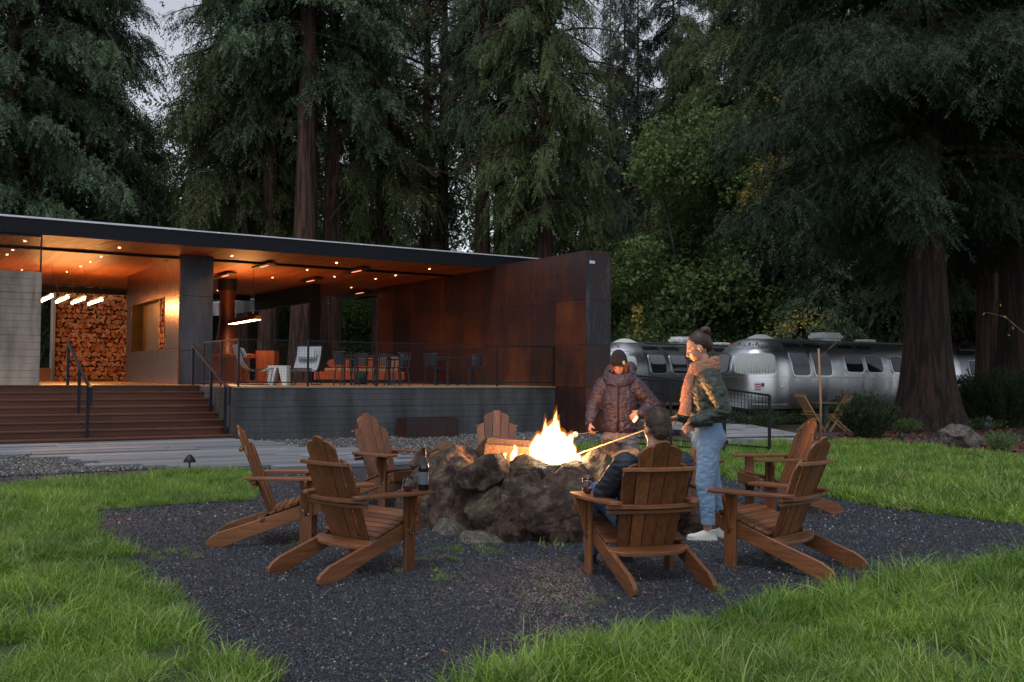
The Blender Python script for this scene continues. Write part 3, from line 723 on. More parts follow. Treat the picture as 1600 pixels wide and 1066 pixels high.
def place_many(tmpls, P, D, S, roll, rng=RNG):
    """put templates at P with x axis along D, size S"""
    D = D/np.linalg.norm(D, axis=1, keepdims=True); up = np.tile([0., 0, 1], (len(P), 1))
    Y = np.cross(up, D); Y /= np.linalg.norm(Y, axis=1, keepdims=True)+1e-9; Z = np.cross(D, Y)
    c, s = np.cos(roll)[:, None], np.sin(roll)[:, None]; Y, Z = Y*c+Z*s, Z*c-Y*s
    which = rng.integers(0, len(tmpls), len(P)); out = []
    for k, T in enumerate(tmpls):
        m = which == k
        if not m.any(): continue
        A = np.stack([D[m], Y[m], Z[m]], 1)      # (n,3basis,3)
        V = np.einsum('qvk,nkj->nqvj', T, A)*S[m][:, None, None, None] + P[m][:, None, None, :]
        out.append(V.reshape(-1, 4, 3))
    return np.concatenate(out)
def quads_mesh(name, Q, mat):
    V = Q.reshape(-1, 3); return npmesh(name, V, np.arange(len(V)).reshape(-1, 4), mat)
def trunk_mb(H, r0, lean=0, seed=0, n=22, flare=1.5, top=.12, rings=26):
    rn = np.random.default_rng(seed); ph = rn.random(6)*6.28; V = []; F_ = []
    for i in range(rings+1):
        f = i/rings; z = H*f**1.3; r = r0*((1-f)*(1-top)+top) * (1 + (flare-1)*math.exp(-z/(r0*1.6)))
        for k in range(n):
            a = 2*math.pi*k/n
            fl = 1 + .05*math.sin(5*a+ph[0]+z*.15) + .035*math.sin(9*a+ph[1]-z*.1) + .05*math.sin(3*a+ph[2])*math.exp(-z/3) + .04*math.sin(14*a+ph[3])
            V.append((r*fl*math.cos(a)+lean*z, r*fl*math.sin(a), z-.1))
    for i in range(rings):
        for k in range(n):
            a = i*n+k; b = i*n+(k+1) % n; F_.append((a, b, b+n, a+n))
    m = MB(); m.v = V; m.f = F_; return m
def conifer(seed, H, zlo, Rm, r0, nl, nf, leaf='redwood', bark='bark', shape=.8, fs=1.0, down=.55, gap=0, fl=(11,.9,.035,.22), flare=1.4, lw=.03, side=None):
    rng = np.random.default_rng(seed); m = trunk_mb(H, r0, 0, seed, flare=flare)
    T = [frond(fl[0], fl[1], fl[2], fl[3], .25+.3*rng.random(), rng) for _ in range(5)]
    P = []; D = []; S = []
    for i in range(nl):
        f = (i+rng.random())/nl; z = zlo + (H-zlo)*f**.95
        L = Rm*((1-f)**shape)*(.55+.6*rng.random()) + .5
        if f < .12: L *= .6+3*f
        a = rng.random()*6.283 if side is None else side+(rng.random()-.5)*3.6
        a = a + rng.normal(0, .1); el = rng.normal(.12, .15)
        n = 7; pts = []
        for k in range(n+1):
            s = k/n; pts.append(np.array([math.cos(a)*L*s, math.sin(a)*L*s, z + L*s*math.tan(el) - down*L*s*s*.8 + .0]))
        m.tube([tuple(p) for p in pts], [max(.008, lw*2.2*(1-.85*k/n)*(L/Rm+.3)) for k in range(n+1)], 4, False)
        cnt = max(3, int(nf*(L/Rm)))
        for _ in range(cnt):
            s = .18+.85*rng.random()**.8; k = min(n-1, int(min(s, .999)*n)); g = s*n-k; p = pts[k]*(1-g)+pts[k+1]*g
            b = a + rng.choice([-1, 1])*rng.uniform(.2, 1.5); off = rng.normal(0, .16, 3)*L*.42
            P.append(p + off*np.array([1,1,.7])); D.append([math.cos(b), math.sin(b), -.25-down*rng.random()*1.6]); S.append(fs*rng.uniform(.6, 1.25)*(.55+.45*min(1, L/Rm+.3)))
    Q = place_many(T, np.array(P), np.array(D, float), np.array(S), rng.normal(0, .5, len(P)), rng)
    return m.mesh('trunk', M[bark], smooth=True), quads_mesh('crown', Q, M[leaf])
def leafblob(seed, lumps, per, ls, mat, r0=.2, H=8, bark='bark_grey', stems=9):
    rng = np.random.default_rng(seed); T = []
    for _ in range(4):
        q = []
        for i in range(7):
            d = rng.normal(0, 1, 3); d[2] = abs(d[2])*.3; d /= np.linalg.norm(d); w = np.cross(d, rng.normal(0, 1, 3)); w /= np.linalg.norm(w); b = rng.normal(0, .8, 3)*ls
            q.append([b, b+d*ls*.5+w*ls*.28, b+d*ls, b+d*ls*.5-w*ls*.28])
        T.append(np.array(q))
    P = []; 
    for c, r in lumps:
        u = rng.normal(0, 1, (per, 3)); u /= np.linalg.norm(u, axis=1, keepdims=True)
        P.append(np.array(c)+u*np.array(r)*(rng.random((per, 1))**.35))
    P = np.concatenate(P); D = rng.normal(0, 1, P.shape)
    Q = place_many(T, P, D, rng.uniform(.7, 1.4, len(P)), rng.random(len(P))*6, rng)
    m = trunk_mb(H*.55, r0, 0, seed, n=10, rings=8)
    for c, r in lumps[:stems]: m.tube([(0, 0, H*.12), (c[0]*.4, c[1]*.4, c[2]*.55), tuple(c)], [r0*.5, r0*.3, r0*.1], 5, False)
    return m.mesh('trunk', M[bark], smooth=True), quads_mesh('crown', Q, M[mat])
PROTO = {}
PROTO['rwA'] = conifer(1, 27, 2.0, 5.4, .60, 250, 120, 'redwood', fs=.92, shape=.35, fl=(7,.85,.060,.24))
PROTO['rwB'] = conifer(2, 27, 8.5, 4.6, .55, 210, 90, 'redwood_olive', fs=.92, shape=.35, fl=(7,.85,.060,.24))
PROTO['rwC'] = conifer(3, 28, 12.5, 3.2, .60, 120, 75, 'redwood', fs=.95, down=.7, shape=.3, fl=(7,.85,.06,.24))
PROTO['rwD'] = conifer(4, 34, 9, 2.4, .45, 120, 40, 'redwood', fs=.9, down=.6, shape=.4, fl=(7,.85,.055,.24))
PROTO['sp'] = conifer(5, 30, 4, 3.0, .26, 190, 44, 'spruce', shape=.75, fs=1.0, down=.35, fl=(9,.9,.06,.24))
PROTO['big'] = conifer(6, 22, 5.6, 5.2, .66, 220, 170, 'spruce', 'bark_dark', shape=.3, fs=.7, down=.38, fl=(13,.95,.034,.22), flare=1.75, lw=.045)
rg = np.random.default_rng(11)
def lumps(n, R_, H0, H1, rr_=1.6):
    o = []
    for i in range(n):
        f = rg.random(); z = H0+(H1-H0)*f; w = R_*math.sin(math.pi*(.18+.78*f))**.8; a = rg.random()*6.28; s = w*math.sqrt(rg.random())
        o.append(((s*math.cos(a), s*math.sin(a), z), (rr_*rg.uniform(.7,1.2), rr_*rg.uniform(.7,1.2), rr_*rg.uniform(.6,1.0))))
    return o
PROTO['bl'] = leafblob(21, lumps(60, 3.4, 1.2, 10.5, 1.1), 120, .17, 'broad', .22, 10)
PROTO['bl2'] = leafblob(22, lumps(50, 3.0, .4, 6.5, 1.0), 120, .17, 'shrub', .15, 6)
PROTO['young'] = leafblob(23, lumps(30, 1.8, .8, 6.5, .8), 80, .15, 'bright', .1, 6)
gset = set()
def tree(kind, px, Y, s, label, cat='tree', name=None, group=None, rz=None, sz=None, z=0, crown=None):
    tm, cm_ = PROTO[kind]; p = at(px, 600, Y)
    nm = name or {'r': 'redwood_tree', 's': 'spruce_tree', 'b': 'leafy_tree', 'y': 'leafy_tree'}[kind[0]]
    t = thing(nm, label, cat, (p.x, p.y, z), rng_t.random()*6.28 if rz is None else rz, group)
    t.scale = (s, s, sz or s)
    link('trunk', tm, t); c = link('crown', cm_, t)
    if crown: c.scale = crown
    return t
rng_t = random.Random(12)
# each tree on its own: kind, pixel column of the trunk, distance, scale, label
TREES = [
 ('rwA', 12, 45, 1.1, 'dense dark redwood filling the top left corner'),
 ('rwA', 84, 48, 1.02, 'tall blue-green redwood left of the pale sky gap, behind the pavilion roof'),
 ('rwA', 205, 50, .52, 'shorter drooping redwood just under the pale sky gap'),
 ('rwB', 375, 48, 1.0, 'olive redwood right of the pale sky gap with thin lower boughs', (.85,.85,1)),
 ('rwC', 393, 50, 1.0, 'redwood with a dark bare trunk behind the roof, leftmost of the close trunk group'),
 ('rwC', 418, 47, .95, 'redwood with a greyish trunk between the dark trunk and the reddest trunk'),
 ('rwC', 474, 45, 1.22, 'redwood with the thickest reddish trunk rising above the middle of the roof'),
 ('rwC', 515, 47, 1.0, 'redwood with a dark trunk just right of the thickest reddish trunk'),
 ('rwB', 594, 49, 1.0, 'redwood with low hanging sprays above the roof centre', (.62,.62,.9)),
 ('rwD', 663, 53, .95, 'thin straight redwood on the left of the twin trunks before the sky', (.62,.62,1)),
 ('rwD', 690, 54, 1.0, 'thin straight redwood on the right of the twin trunks before the sky', (.62,.62,1)),
 ('rwC', 752, 50, 1.0, 'redwood with dark trunk, left one of the pair above the roof end', (.62,.62,1)),
 ('rwC', 783, 52, 1.1, 'redwood with dark trunk, right one of the pair above the roof end', (.8,.8,1)),
 ('rwB', 850, 47, 1.0, 'broad dark redwood behind the top of the rusted wall', (.7,.7,1)),
 ('rwA', 908, 58, .62, 'dark redwood between the rusted wall and the slender spires'),
 ('sp', 952, 72, 1.0, 'slender spire conifer, first of the row against the sky right of the rusted wall', (.6,.6,1)),
 ('sp', 975, 75, 1.1, 'slender spire conifer, second of the row against the sky right of the rusted wall', (.6,.6,1)),
 ('sp', 996, 70, 1.05, 'slender spire conifer, third of the row against the sky right of the rusted wall', (.6,.6,1)),
 ('sp', 1052, 66, 1.1, 'spire conifer behind the rounded leafy tree'),
 ('rwB', 1075, 62, .9, 'olive conifer showing above the rounded leafy tree', (.65,.65,1)),
 ('rwB', 1170, 55, .95, 'olive redwood beside the yellow leaves'),
 ('rwB', 1255, 46, 1.0, 'olive redwood behind the silver trailer roof vents'),
 ('rwA', 1345, 44, .95, 'dark redwood left of the giant flared trunk'),
 ('rwA', 1500, 43, 1.0, 'dark redwood right of the giant flared trunk'),
 ('bl', 1085, 45, 1.25, 'rounded mid green leafy tree above the left trailer'),
 ('bl', 1000, 50, .75, 'low leafy tree between the rusted wall and the left trailer'),
 ('bl', 1165, 50, .9, 'leafy tree behind the front end of the nearer trailer'),
 ('bl2', 1225, 44, 1.0, 'dark bushy tree behind the middle of the nearer trailer'),
 ('bl2', 1290, 43, .95, 'dark bushy tree behind the rear half of the nearer trailer'),
 ('young', 915, 52, 1.2, 'pale green young tree behind the right end of the rusted wall'),
 ('young', 560, 60, 1.3, 'pale green young tree seen through the gap between trunks over the roof'),
 ('rwB', 1545, 36, .85, 'dark redwood with low sweeping boughs between the two giant trunks'),
 ('bl2', 1390, 46, 1.0, 'dark bush just left of the giant flared trunk'),
]
for T_ in TREES: tree(*T_[:5], crown=T_[5] if len(T_) > 5 else None)
# far rows closing the wood, seen in the gaps
far = [('rwA', -120, 50), ('rwA', 60, 62), ('rwB', 345, 62), ('rwA', 445, 66), ('rwB', 545, 68), ('rwA', 820, 66), 
       ('rwB', 1120, 78), ('rwA', 1210, 66), ('rwB', 1300, 62), ('rwA', 1400, 58), ('rwB', 1470, 56), ('rwA', 1560, 52), ('rwA', 1660, 44), ('rwB', 1740, 50), ('bl2', 520, 58), ('bl2', 640, 60), ('bl2', 700, 62), ('bl2', 770, 60), ('bl2', 350, 60), ('bl', 440, 62), ('bl2', 840, 58), ('bl', 250, 62), ('young', 545, 52), ('young', 600, 54), ('young', 430, 54), ('young', 350, 56), ('bl2', 960, 56), ('bl2', 1094, 53), ('bl2', 1050, 56), ('bl2', 1480, 50), ('bl2', 1560, 46), ('bl2', 1640, 44)]
for i, (k, px, Y) in enumerate(far):
    lm = [(-60, 'beyond the left edge'), (120, 'above the pale concrete wall'), (230, 'above the firewood stack'), (300, 'above the brass wall'), (347, 'above the right end of the stairs'), (360, 'behind the hanging fireplace'), (435, 'left of the thickest reddish trunk'), (460, 'just behind the thickest reddish trunk'), (525, 'right of the thickest reddish trunk'), (552, 'behind the black roof post'), (580, 'seen through the gap before the rusted wall'), (615, 'behind the far end of the rusted wall'), (650, 'left of the twin thin trunks'), (715, 'right of the twin thin trunks'), (790, 'behind the pair of trunks at the roof end'), (830, 'behind the end of the white roof edge'), (860, 'above the middle of the rusted wall'), (980, 'right of the rusted wall corner'), (1060, 'above the head of the beanie wearer'), (1100, 'above the head of the woman in jeans'), (1150, 'above the nose of the nearer trailer'), (1250, 'behind the yellow branch'), (1350, 'above the roof air conditioner of the nearer trailer'), (1430, 'left of the giant flared trunk'), (1475, 'just right of the giant flared trunk'), (1520, 'above the dim third trailer'), (1600, 'behind the rightmost trunk'), (1650, 'at the right edge'), (9999, 'beyond the right edge')]
    lb = ('dark far conifer ' if k[0] == 'r' else 'pale green undergrowth tree ' if k[0] == 'y' else 'dark leafy undergrowth tree ') + [s for x, s in lm if px <= x][0]
    tree(k, px, Y, (.62 if k[0] == 'r' and 380 < px < 1000 else 1)*rng_t.uniform(.8, 1.0)*(.95 if k[0] == 'r' else 1.25), lb, group='far conifers of the wood' if k[0] == 'r' else 'undergrowth trees deep in the wood')
tree('big', 1450, 27.0, 1.0, 'giant redwood with a wide flared trunk right of the silver trailer', rz=2.0, name='redwood_tree')
tree('big', 1590, 31.0, .95, 'giant dark redwood cut by the right edge of the view', rz=.6, name='redwood_tree')
# trees off to the sides and behind the viewer keep the clearing enclosed (seen only in reflections): a few

wr = np.random.default_rng(77); nW = 14000; wx = wr.uniform(-75, 75, nW); wy = 92+wr.normal(0, 5, nW)+.0015*wx**2; wh = 24+4*np.array([mnoise.noise(Vector((x*.13, 3.1, 0))) for x in wx])+3*np.array([mnoise.noise(Vector((x*.5, 7.1, 0))) for x in wx])
wz = wh*wr.random(nW)**.8; WQ = place_many([frond(7, .85, .075, .24, .3, wr) for _ in range(4)], np.stack([wx, wy, wz], 1), np.stack([wr.normal(0,1,nW), wr.normal(-.4,1,nW), wr.normal(-.5,.4,nW)], 1), wr.uniform(2.2, 4.0, nW), wr.normal(0, .6, nW), wr)
tag(link('distant_wood', quads_mesh('distant_wood', WQ, M['redwood_olive'])), kind='stuff')
# branches with yellow leaves
def sprig(name, pts, mat, n, spread, ls, label, cat, seed, rad=.012):
    rng = np.random.default_rng(seed); base = Vector(pts[0]); t = thing(name, label, cat, base)
    P = [Vector(p)-base for p in pts]; m = MB().tube(P, [rad*(1-.7*i/(len(P)-1)) for i in range(len(P))], 6)
    m.build('branch', M['bark_pale'], t, smooth=True)
    A = np.array([tuple(p) for p in P]); idx = rng.integers(0, len(A)-1, n); f = rng.random((n, 1)); c = A[idx]*(1-f)+A[idx+1]*f + rng.normal(0, spread, (n, 3))
    q = []
    for _ in range(3):
        d = np.array([1, 0, -.3]); w = np.array([0, 1, 0]); q.append(np.array([[[0,0,0], d*ls*.5+w*ls*.33, d*ls, d*ls*.5-w*ls*.33]]))
    Q = place_many(q, c, rng.normal(0, 1, (n, 3)), rng.uniform(.6, 1.3, n), rng.random(n)*6, rng)
    link('leaves', quads_mesh('leaves', Q, M[mat]), t)
sprig('yellow_branch', [at(1160, 330, 40), at(1185, 290, 40), at(1212, 245, 40), at(1225, 150, 40)], 'gold', 420, .38, .15, 'golden yellow autumn branch hanging in front of the dark conifers', 'branch', 5, .02)
sprig('yellow_branch', [at(1195, 520, 38), at(1225, 515, 38), at(1255, 500, 38), at(1290, 495, 38)], 'gold', 160, .22, .13, 'yellow leaves showing just above the nearer trailer roof', 'branch', 6, .02)
sprig('yellow_vine', [at(1000, 525, 33), at(998, 505, 33), at(994, 490, 33), at(999, 478, 33)], 'gold', 60, .10, .13, 'thin twig with yellow leaves above the left trailer roof', 'branch', 7, .008)
sprig('bare_branch', [at(1640, 560, 20), at(1600, 520, 20), at(1570, 495, 20.5), at(1540, 488, 21)], 'gold', 10, .12, .10, 'bare arching twig at the right edge in front of the dark trunk', 'branch', 8, .012)
wire = MB().tube([at(200, -60, 36), at(420, 32, 38), at(620, 87, 41), at(760, 122, 44), at(900, 160, 47), at(1180, 205, 54)], .018, 5)
tag(wire.build('power_line', M['steel']), 'thin overhead cable sagging across the front of the redwoods', 'cable')
# ------------------------------------------------------------------ near shrubs
def upright_bush(name, px, py, w, h, n, label, mat='shrub', seed=0, ls=.07):
    rng = np.random.default_rng(seed); p = gnd(px, py); t = thing(name, label, 'shrub', p); sm = MB(); C_ = []; D_ = []
    for i in range(n):
        a = rng.random()*6.28; r = w*math.sqrt(rng.random())*.5; tip = np.array([r*1.9*math.cos(a), r*1.5*math.sin(a), h*(1-.35*(2*r/w)**2)*rng.uniform(.75, 1.05)]); b = np.array([r*.6*math.cos(a), r*.6*math.sin(a), 0])
        sm.tube([tuple(b), tuple((b+tip)/2+[0, 0, .05]), tuple(tip)], [.010, .006, .002], 3, False)
        k = int(34*h); f = rng.random((k, 1))**.75; c = b*(1-f)+tip*f+rng.normal(0, .022, (k, 3)); C_.append(c); d = (tip-b)/np.linalg.norm(tip-b); D_.append(d+rng.normal(0, .55, (k, 3)))
    C_ = np.concatenate(C_); D_ = np.concatenate(D_)
    T = [np.array([[[0,0,0], [.5,.12,0], [1,0,-.1], [.5,-.12,0]], [[0,0,0], [.4,.3,.3], [.7,.6,.5], [.3,.35,.2]]])*ls]
    sm.build('stems', M['bark_grey'], t); link('foliage', quads_mesh('foliage', place_many(T, C_, D_, rng.uniform(.7, 1.4, len(C_)), rng.random(len(C_))*6, rng), M[mat]), t)
upright_bush('rosemary_bush', 1356, 684, .78, 1.05, 300, 'large dark upright bush on the lawn edge beside the folding table', seed=1)
upright_bush('rosemary_bush', 1568, 668, 2.0, 1.8, 330, 'tall dark shrub at the foot of the rightmost trunk', seed=2, ls=.09)
upright_bush('leafy_shrub', 1233, 662, .9, .75, 110, 'small pale green shrub under the nearer trailer', 'bright', 3, .13)
upright_bush('leafy_shrub', 1330, 668, .7, 1.0, 90, 'light green shrub sprouting beside the right folding chair', 'bright', 4, .08)
upright_bush('leafy_shrub', 1175, 668, 1.6, .5, 130, 'low dark shrub behind the ramp railing', 'shrub', 5, .09)
for i, (x, y, w, h, lb) in enumerate([(1478, 674, .8, .35, 'low green plant in the mulch below the giant trunk'), (1527, 672, .9, .35, 'low green plant in the mulch right of the giant trunk'), (1565, 708, .45, .45, 'small green plant in the mulch right of the mossy rock'), (1418, 678, .5, .4, 'small green plant at the corner of the gravel path')]):
    upright_bush('ground_plant', x, y, w, h, 60, lb, 'bright', 20+i, .06)
# ------------------------------------------------------------------ grass, gravel (one object each, geometry nodes spread shared tufts)
def in_poly(P, x, y):
    P = np.array([(p[0], p[1]) for p in P]); ins = np.zeros(len(x), bool); n = len(P); j = n-1
    for i in range(n):
        xi, yi = P[i]; xj, yj = P[j]; c = ((yi > y) != (yj > y)) & (x < (xj-xi)*(y-yi)/(yj-yi+1e-12)+xi); ins ^= c; j = i
    return ins
def scatter(name, P, rot, scl, protos_, mat, kind='stuff', parent=None, align=None):
    me = bpy.data.meshes.new(name); me.vertices.add(len(P)); me.vertices.foreach_set('co', np.asarray(P, np.float32).ravel())
    for an, dt, arr in (('rot', 'FLOAT_VECTOR', rot), ('scl', 'FLOAT', scl)):
        at_ = me.attributes.new(an, dt, 'POINT'); at_.data.foreach_set('vector' if dt == 'FLOAT_VECTOR' else 'value', np.asarray(arr, np.float32).ravel())
    o = link(name, me, parent)
    c = bpy.data.collections.new(name+'_shapes')
    for i, pm in enumerate(protos_): q = bpy.data.objects.new(name+'_shape', pm); c.objects.link(q)
    g = bpy.data.node_groups.new(name+'_nodes', 'GeometryNodeTree')
    g.interface.new_socket('Geometry', in_out='INPUT', socket_type='NodeSocketGeometry'); g.interface.new_socket('Geometry', in_out='OUTPUT', socket_type='NodeSocketGeometry')
    n = g.nodes; gi = n.new('NodeGroupInput'); go = n.new('NodeGroupOutput'); ip = n.new('GeometryNodeInstanceOnPoints'); ci = n.new('GeometryNodeCollectionInfo')
    ci.inputs['Collection'].default_value = c; ci.inputs['Separate Children'].default_value = True; ci.inputs['Reset Children'].default_value = True
    ip.inputs['Pick Instance'].default_value = True
    ra = n.new('GeometryNodeInputNamedAttribute'); ra.data_type = 'FLOAT_VECTOR'; ra.inputs[0].default_value = 'rot'
    sa = n.new('GeometryNodeInputNamedAttribute'); sa.data_type = 'FLOAT'; sa.inputs[0].default_value = 'scl'
    er = n.new('FunctionNodeEulerToRotation'); L = g.links.new
    L(gi.outputs[0], ip.inputs['Points']); L(ci.outputs[0], ip.inputs['Instance']); L(ra.outputs[0], er.inputs[0]); L(er.outputs[0], ip.inputs['Rotation']); L(sa.outputs[0], ip.inputs['Scale']); L(ip.outputs[0], go.inputs[0])
    md = o.modifiers.new('spread', 'NODES'); md.node_group = g
    return tag(o, kind=kind)
def tuft(seed, n, rad, h, w, mat, lean=.5, segs=4):
    rng = np.random.default_rng(seed); V = []; Q = []
    for i in range(n):
        a = rng.random()*6.28; r = rad*math.sqrt(rng.random()); b = np.array([r*math.cos(a), r*math.sin(a), -.01]); d = a+rng.normal(0, 1.1); H_ = h*rng.uniform(.45, 1.15); ln = lean*rng.uniform(.2, 1.5); ww = w*rng.uniform(.6, 1.3)
        tw = rng.random()*6.28; side = np.array([math.cos(tw), math.sin(tw), 0])*.5
        for k in range(segs+1):
            f = k/segs; th_ = ln*f*1.6; c = b+np.array([math.cos(d)*H_*math.sin(th_)*f*.9, math.sin(d)*H_*math.sin(th_)*f*.9, H_*f*math.cos(th_*.75)])
            s = side*ww*(1-f**2*.95); V += [c-s, c+s]
        o = len(V)-2*(segs+1); Q += [[o+2*k, o+2*k+1, o+2*k+3, o+2*k+2] for k in range(segs)]
    return npmesh('tuft', V, Q, mat)
def grassmat(name, a, b, c_):
    t = NT(name); rnd = t.rand(); geo = t.new('ShaderNodeNewGeometry'); v = t.new('ShaderNodeMapping'); t.link(geo.outputs['Position'], v.inputs[0]); p = v.outputs[0]
    col = t.mix(t.ramp(t.noise(1.3, 5, .6, p), [(.35,(0,0,0)), (.65,(1,1,1))]), a, b)
    col = t.mix(t.math('MULTIPLY', t.ramp(rnd, [(.62,(0,0,0)), (.95,(1,1,1))]), .75), col, c_)
    rp = geo.outputs['Random Per Island']
    h = t.new('ShaderNodeHueSaturation'); t.link(col, h.inputs['Color']); t.link(t.math('ADD', t.math('MULTIPLY', rp, .7), .65), h.inputs['Value'])
    t.link(h.outputs[0], t.b.inputs['Base Color']); t.b.inputs['Roughness'].default_value = .45; t.b.inputs['Specular IOR Level'].default_value = .4
    tl = t.new('ShaderNodeBsdfTranslucent'); t.link(h.outputs[0], tl.inputs[0]); mx = t.new('ShaderNodeMixShader'); mx.inputs[0].default_value = .3
    t.link(t.b.outputs[0], mx.inputs[1]); t.link(tl.outputs[0], mx.inputs[2]); t.link(mx.outputs[0], t.out.inputs[0]); return t.m
M['grass'] = grassmat('grass_blades', (.080,.180,.020), (.235,.375,.050), (.36,.40,.15))
TU = [tuft(40+i, 46, .11, .12, .0058, M['grass'], .75) for i in range(5)]
TALL = [tuft(60+i, 26, .07, .24, .0062, M['grass'], .8, 6) for i in range(4)]
WIDE = [tuft(70+i, 40, .13, .13, .012, M['grass'], .85, 3) for i in range(4)]
rs = np.random.default_rng(5)
def noise2(x, y, s, seed=0):
    return np.array([mnoise.noise(Vector((a*s+seed, b*s-seed, seed*.37))) for a, b in zip(x, y)])
def spread(name, P, bb, dens, ymin, ymax, pool, smin, smax, thin=None, tilt=.15):
    n = int((bb[1]-bb[0])*(ymax-ymin)*dens); x = rs.uniform(bb[0], bb[1], n); y = rs.uniform(ymin, ymax, n)
    j = .10*noise2(x, y, 2.2, 9); k = in_poly(P, x+j, y+j) & (np.abs(x) < y*.60+.8)
    x, y = x[k], y[k]
    if thin is not None: nn = noise2(x, y, thin[0], thin[2]); kk = nn > thin[1]; x, y = x[kk], y[kk]
    m = len(x); s = rs.uniform(smin, smax, m)*(1+.45*noise2(x, y, 1.1, 4))
    rot = np.stack([rs.normal(0, tilt, m), rs.normal(0, tilt, m), rs.random(m)*6.28], 1)
    return np.stack([x, y, np.full(m, .012)], 1), rot, s
def multi(name, specs, pool, mat):
    A_ = [spread(name, *sp) for sp in specs]
    return scatter(name, np.concatenate([a[0] for a in A_]), np.concatenate([a[1] for a in A_]), np.concatenate([a[2] for a in A_]), pool, mat)
multi('grass', [(P_L1, (-9, 0), 210, 3.4, 8, None, .55, 1.2, (1.7, -.26, 3)), (P_L1, (-11, -2), 120, 8, 15, None, .6, 1.2, (1.5, -.35, 3)), (P_L2, (-2, 8), 230, 3.4, 8, None, .6, 1.35, (1.6, -.33, 5))], TU, M['grass'])
multi('long_grass', [(P_L1, (-9, 0), 22, 3.6, 10, None, .6, 1.2, (1.1, -.05, 8)), (P_L2, (-2, 8), 42, 3.4, 8, None, .7, 1.25, (1.0, -.12, 7)), (P_L3, (1, 14), 9, 9, 20, None, .7, 1.1, (1.0, .0, 7))], TALL, M['grass'])
multi('lawn_grass', [(P_L3, (0, 16), 80, 9, 21, None, .8, 1.35, (1.2, -.55, 2))], WIDE, M['grass'])
# thin weeds straying into the gravel
multi('stray_weeds', [(P_GR, (-3.5, 7), 26, 4.2, 9, None, .18, .42, (1.3, .33, 13)), ([gnd(x, y).xy for x, y in ((640,855),(1120,850),(1120,868),(640,868))], (-2, 3), 30, 7, 9.5, None, .3, .55, (2, .12, 3))], TU, M['grass'])
def pebble_mesh(seed, mat):
    rn = random.Random(seed); bm = bmesh.new(); bmesh.ops.create_icosphere(bm, subdivisions=1, radius=.5)
    for v in bm.verts: v.co = Vector((v.co.x*1.2, v.co.y*.9, v.co.z*.65))*(1+rn.uniform(-.25,.25))
    me = bpy.data.meshes.new('pebble'); bm.to_mesh(me); bm.free(); me.materials.append(mat); return me
def stonemat(name, stops, rough=.5):
    t = NT(name); return t.fin(t.ramp(t.rand(), stops), rough, 0, None, .6)
M['chip'] = stonemat('gravel_chip', [(0, (.005,.006,.010)), (.55, (.015,.018,.028)), (.86, (.042,.048,.064)), (.95, (.11,.12,.145)), (1, (.34,.35,.38))], .4)
M['cob'] = stonemat('river_stone', [(0, (.025,.023,.022)), (.5, (.075,.068,.064)), (.85, (.16,.15,.14)), (1, (.34,.32,.30))], .55)
CH = [pebble_mesh(i, M['chip']) for i in range(5)]; CB = [pebble_mesh(i+9, M['cob']) for i in range(5)]
def stones(name, P, bb, dens, ymin, ymax, pool, s0, s1, z=.010):
    n = int((bb[1]-bb[0])*(ymax-ymin)*dens); x = rs.uniform(bb[0], bb[1], n); y = rs.uniform(ymin, ymax, n); k = in_poly(P, x, y) & (np.abs(x) < y*.58+.4); x, y = x[k], y[k]; m = len(x)
    return np.stack([x, y, np.full(m, z)], 1), rs.random((m, 3))*6.28, rs.uniform(s0, s1, m)**1.0
def multis(name, specs, pool):
    A_ = [stones(name, *sp) for sp in specs]; return scatter(name, *[np.concatenate([a[i] for a in A_]) for i in range(3)], pool, None)
multis('gravel', [(P_GR, (-3.2, 4), 4200, 3.6, 6.2, None, .005, .014), (P_GR, (-4.5, 6), 1900, 6.2, 9, None, .007, .016), (P_GR, (-7, 7), 450, 9, 14, None, .012, .026)], CH)
multis('river_stones', [(P_PB, (-14, -2), 420, 12, 19, None, .025, .06, .02), (P_PB2, (-7, 4), 230, 14, 25, None, .022, .055, .01)], CB)
# fallen needles and bark flecks
t = NT('fallen_leaf'); M['flake'] = t.fin(t.ramp(t.rand(), [(0, (.05,.015,.010)), (.6, (.12,.03,.02)), (1, (.25,.12,.05))]), .8)
fm = MB().add([(-.5,-.2,0),(.5,-.15,.05),(.4,.2,0),(-.4,.2,.05)], [(0,1,2,3)]).mesh('flake', M['flake'])
fa = stones('f', P_GR, (-5, 6), 9, 3.8, 12, None, .02, .05, .02)
fb = stones('f', P_MU, (6, 40), 60, 17, 36, None, .05, .12, .02)
scatter('fallen_leaves', np.concatenate([fa[0], fb[0]]), np.concatenate([fa[1]*[.05,.05,1], fb[1]*[.08,.08,1]]), np.concatenate([fa[2], fb[2]]), [fm], None)
# ------------------------------------------------------------------ silver trailers
t = NT('polished_aluminium'); v = t.coord(); n1 = t.noise(1.1, 4, .5, t.coord((.5, 1, 1))); n2 = t.noise(60, 3, .5, t.coord((.05, 1, 1)))
M['alu'] = t.fin(t.mix(t.noise(2.2, 5, .6, v), (.66,.67,.69), (.86,.87,.89)), t.math('ADD', t.math('MULTIPLY', t.noise(3, 4, .6, v), .16), .26), 1.0, t.bump(n1, .22, .05, t.bump(n2, .03, .002)))
M['alu_trim'] = simple('trim_aluminium', (.68,.69,.72), .3, .9, .1, 5, .05)
M['shade'] = simple('roller_shade', (.16,.17,.19), .8, 0, .15, 3, .1)
M['curtain'] = simple('white_curtain', (.50,.53,.50), .9, 0, .12, 8, .3)
M['ac'] = simple('rooftop_plastic', (.60,.60,.58), .6, 0, .12, 3, .1)
M['letters'] = simple('dark_lettering', (.03,.03,.04), .5); M['redp'] = simple('red_lens', (.45,.03,.03), .3)
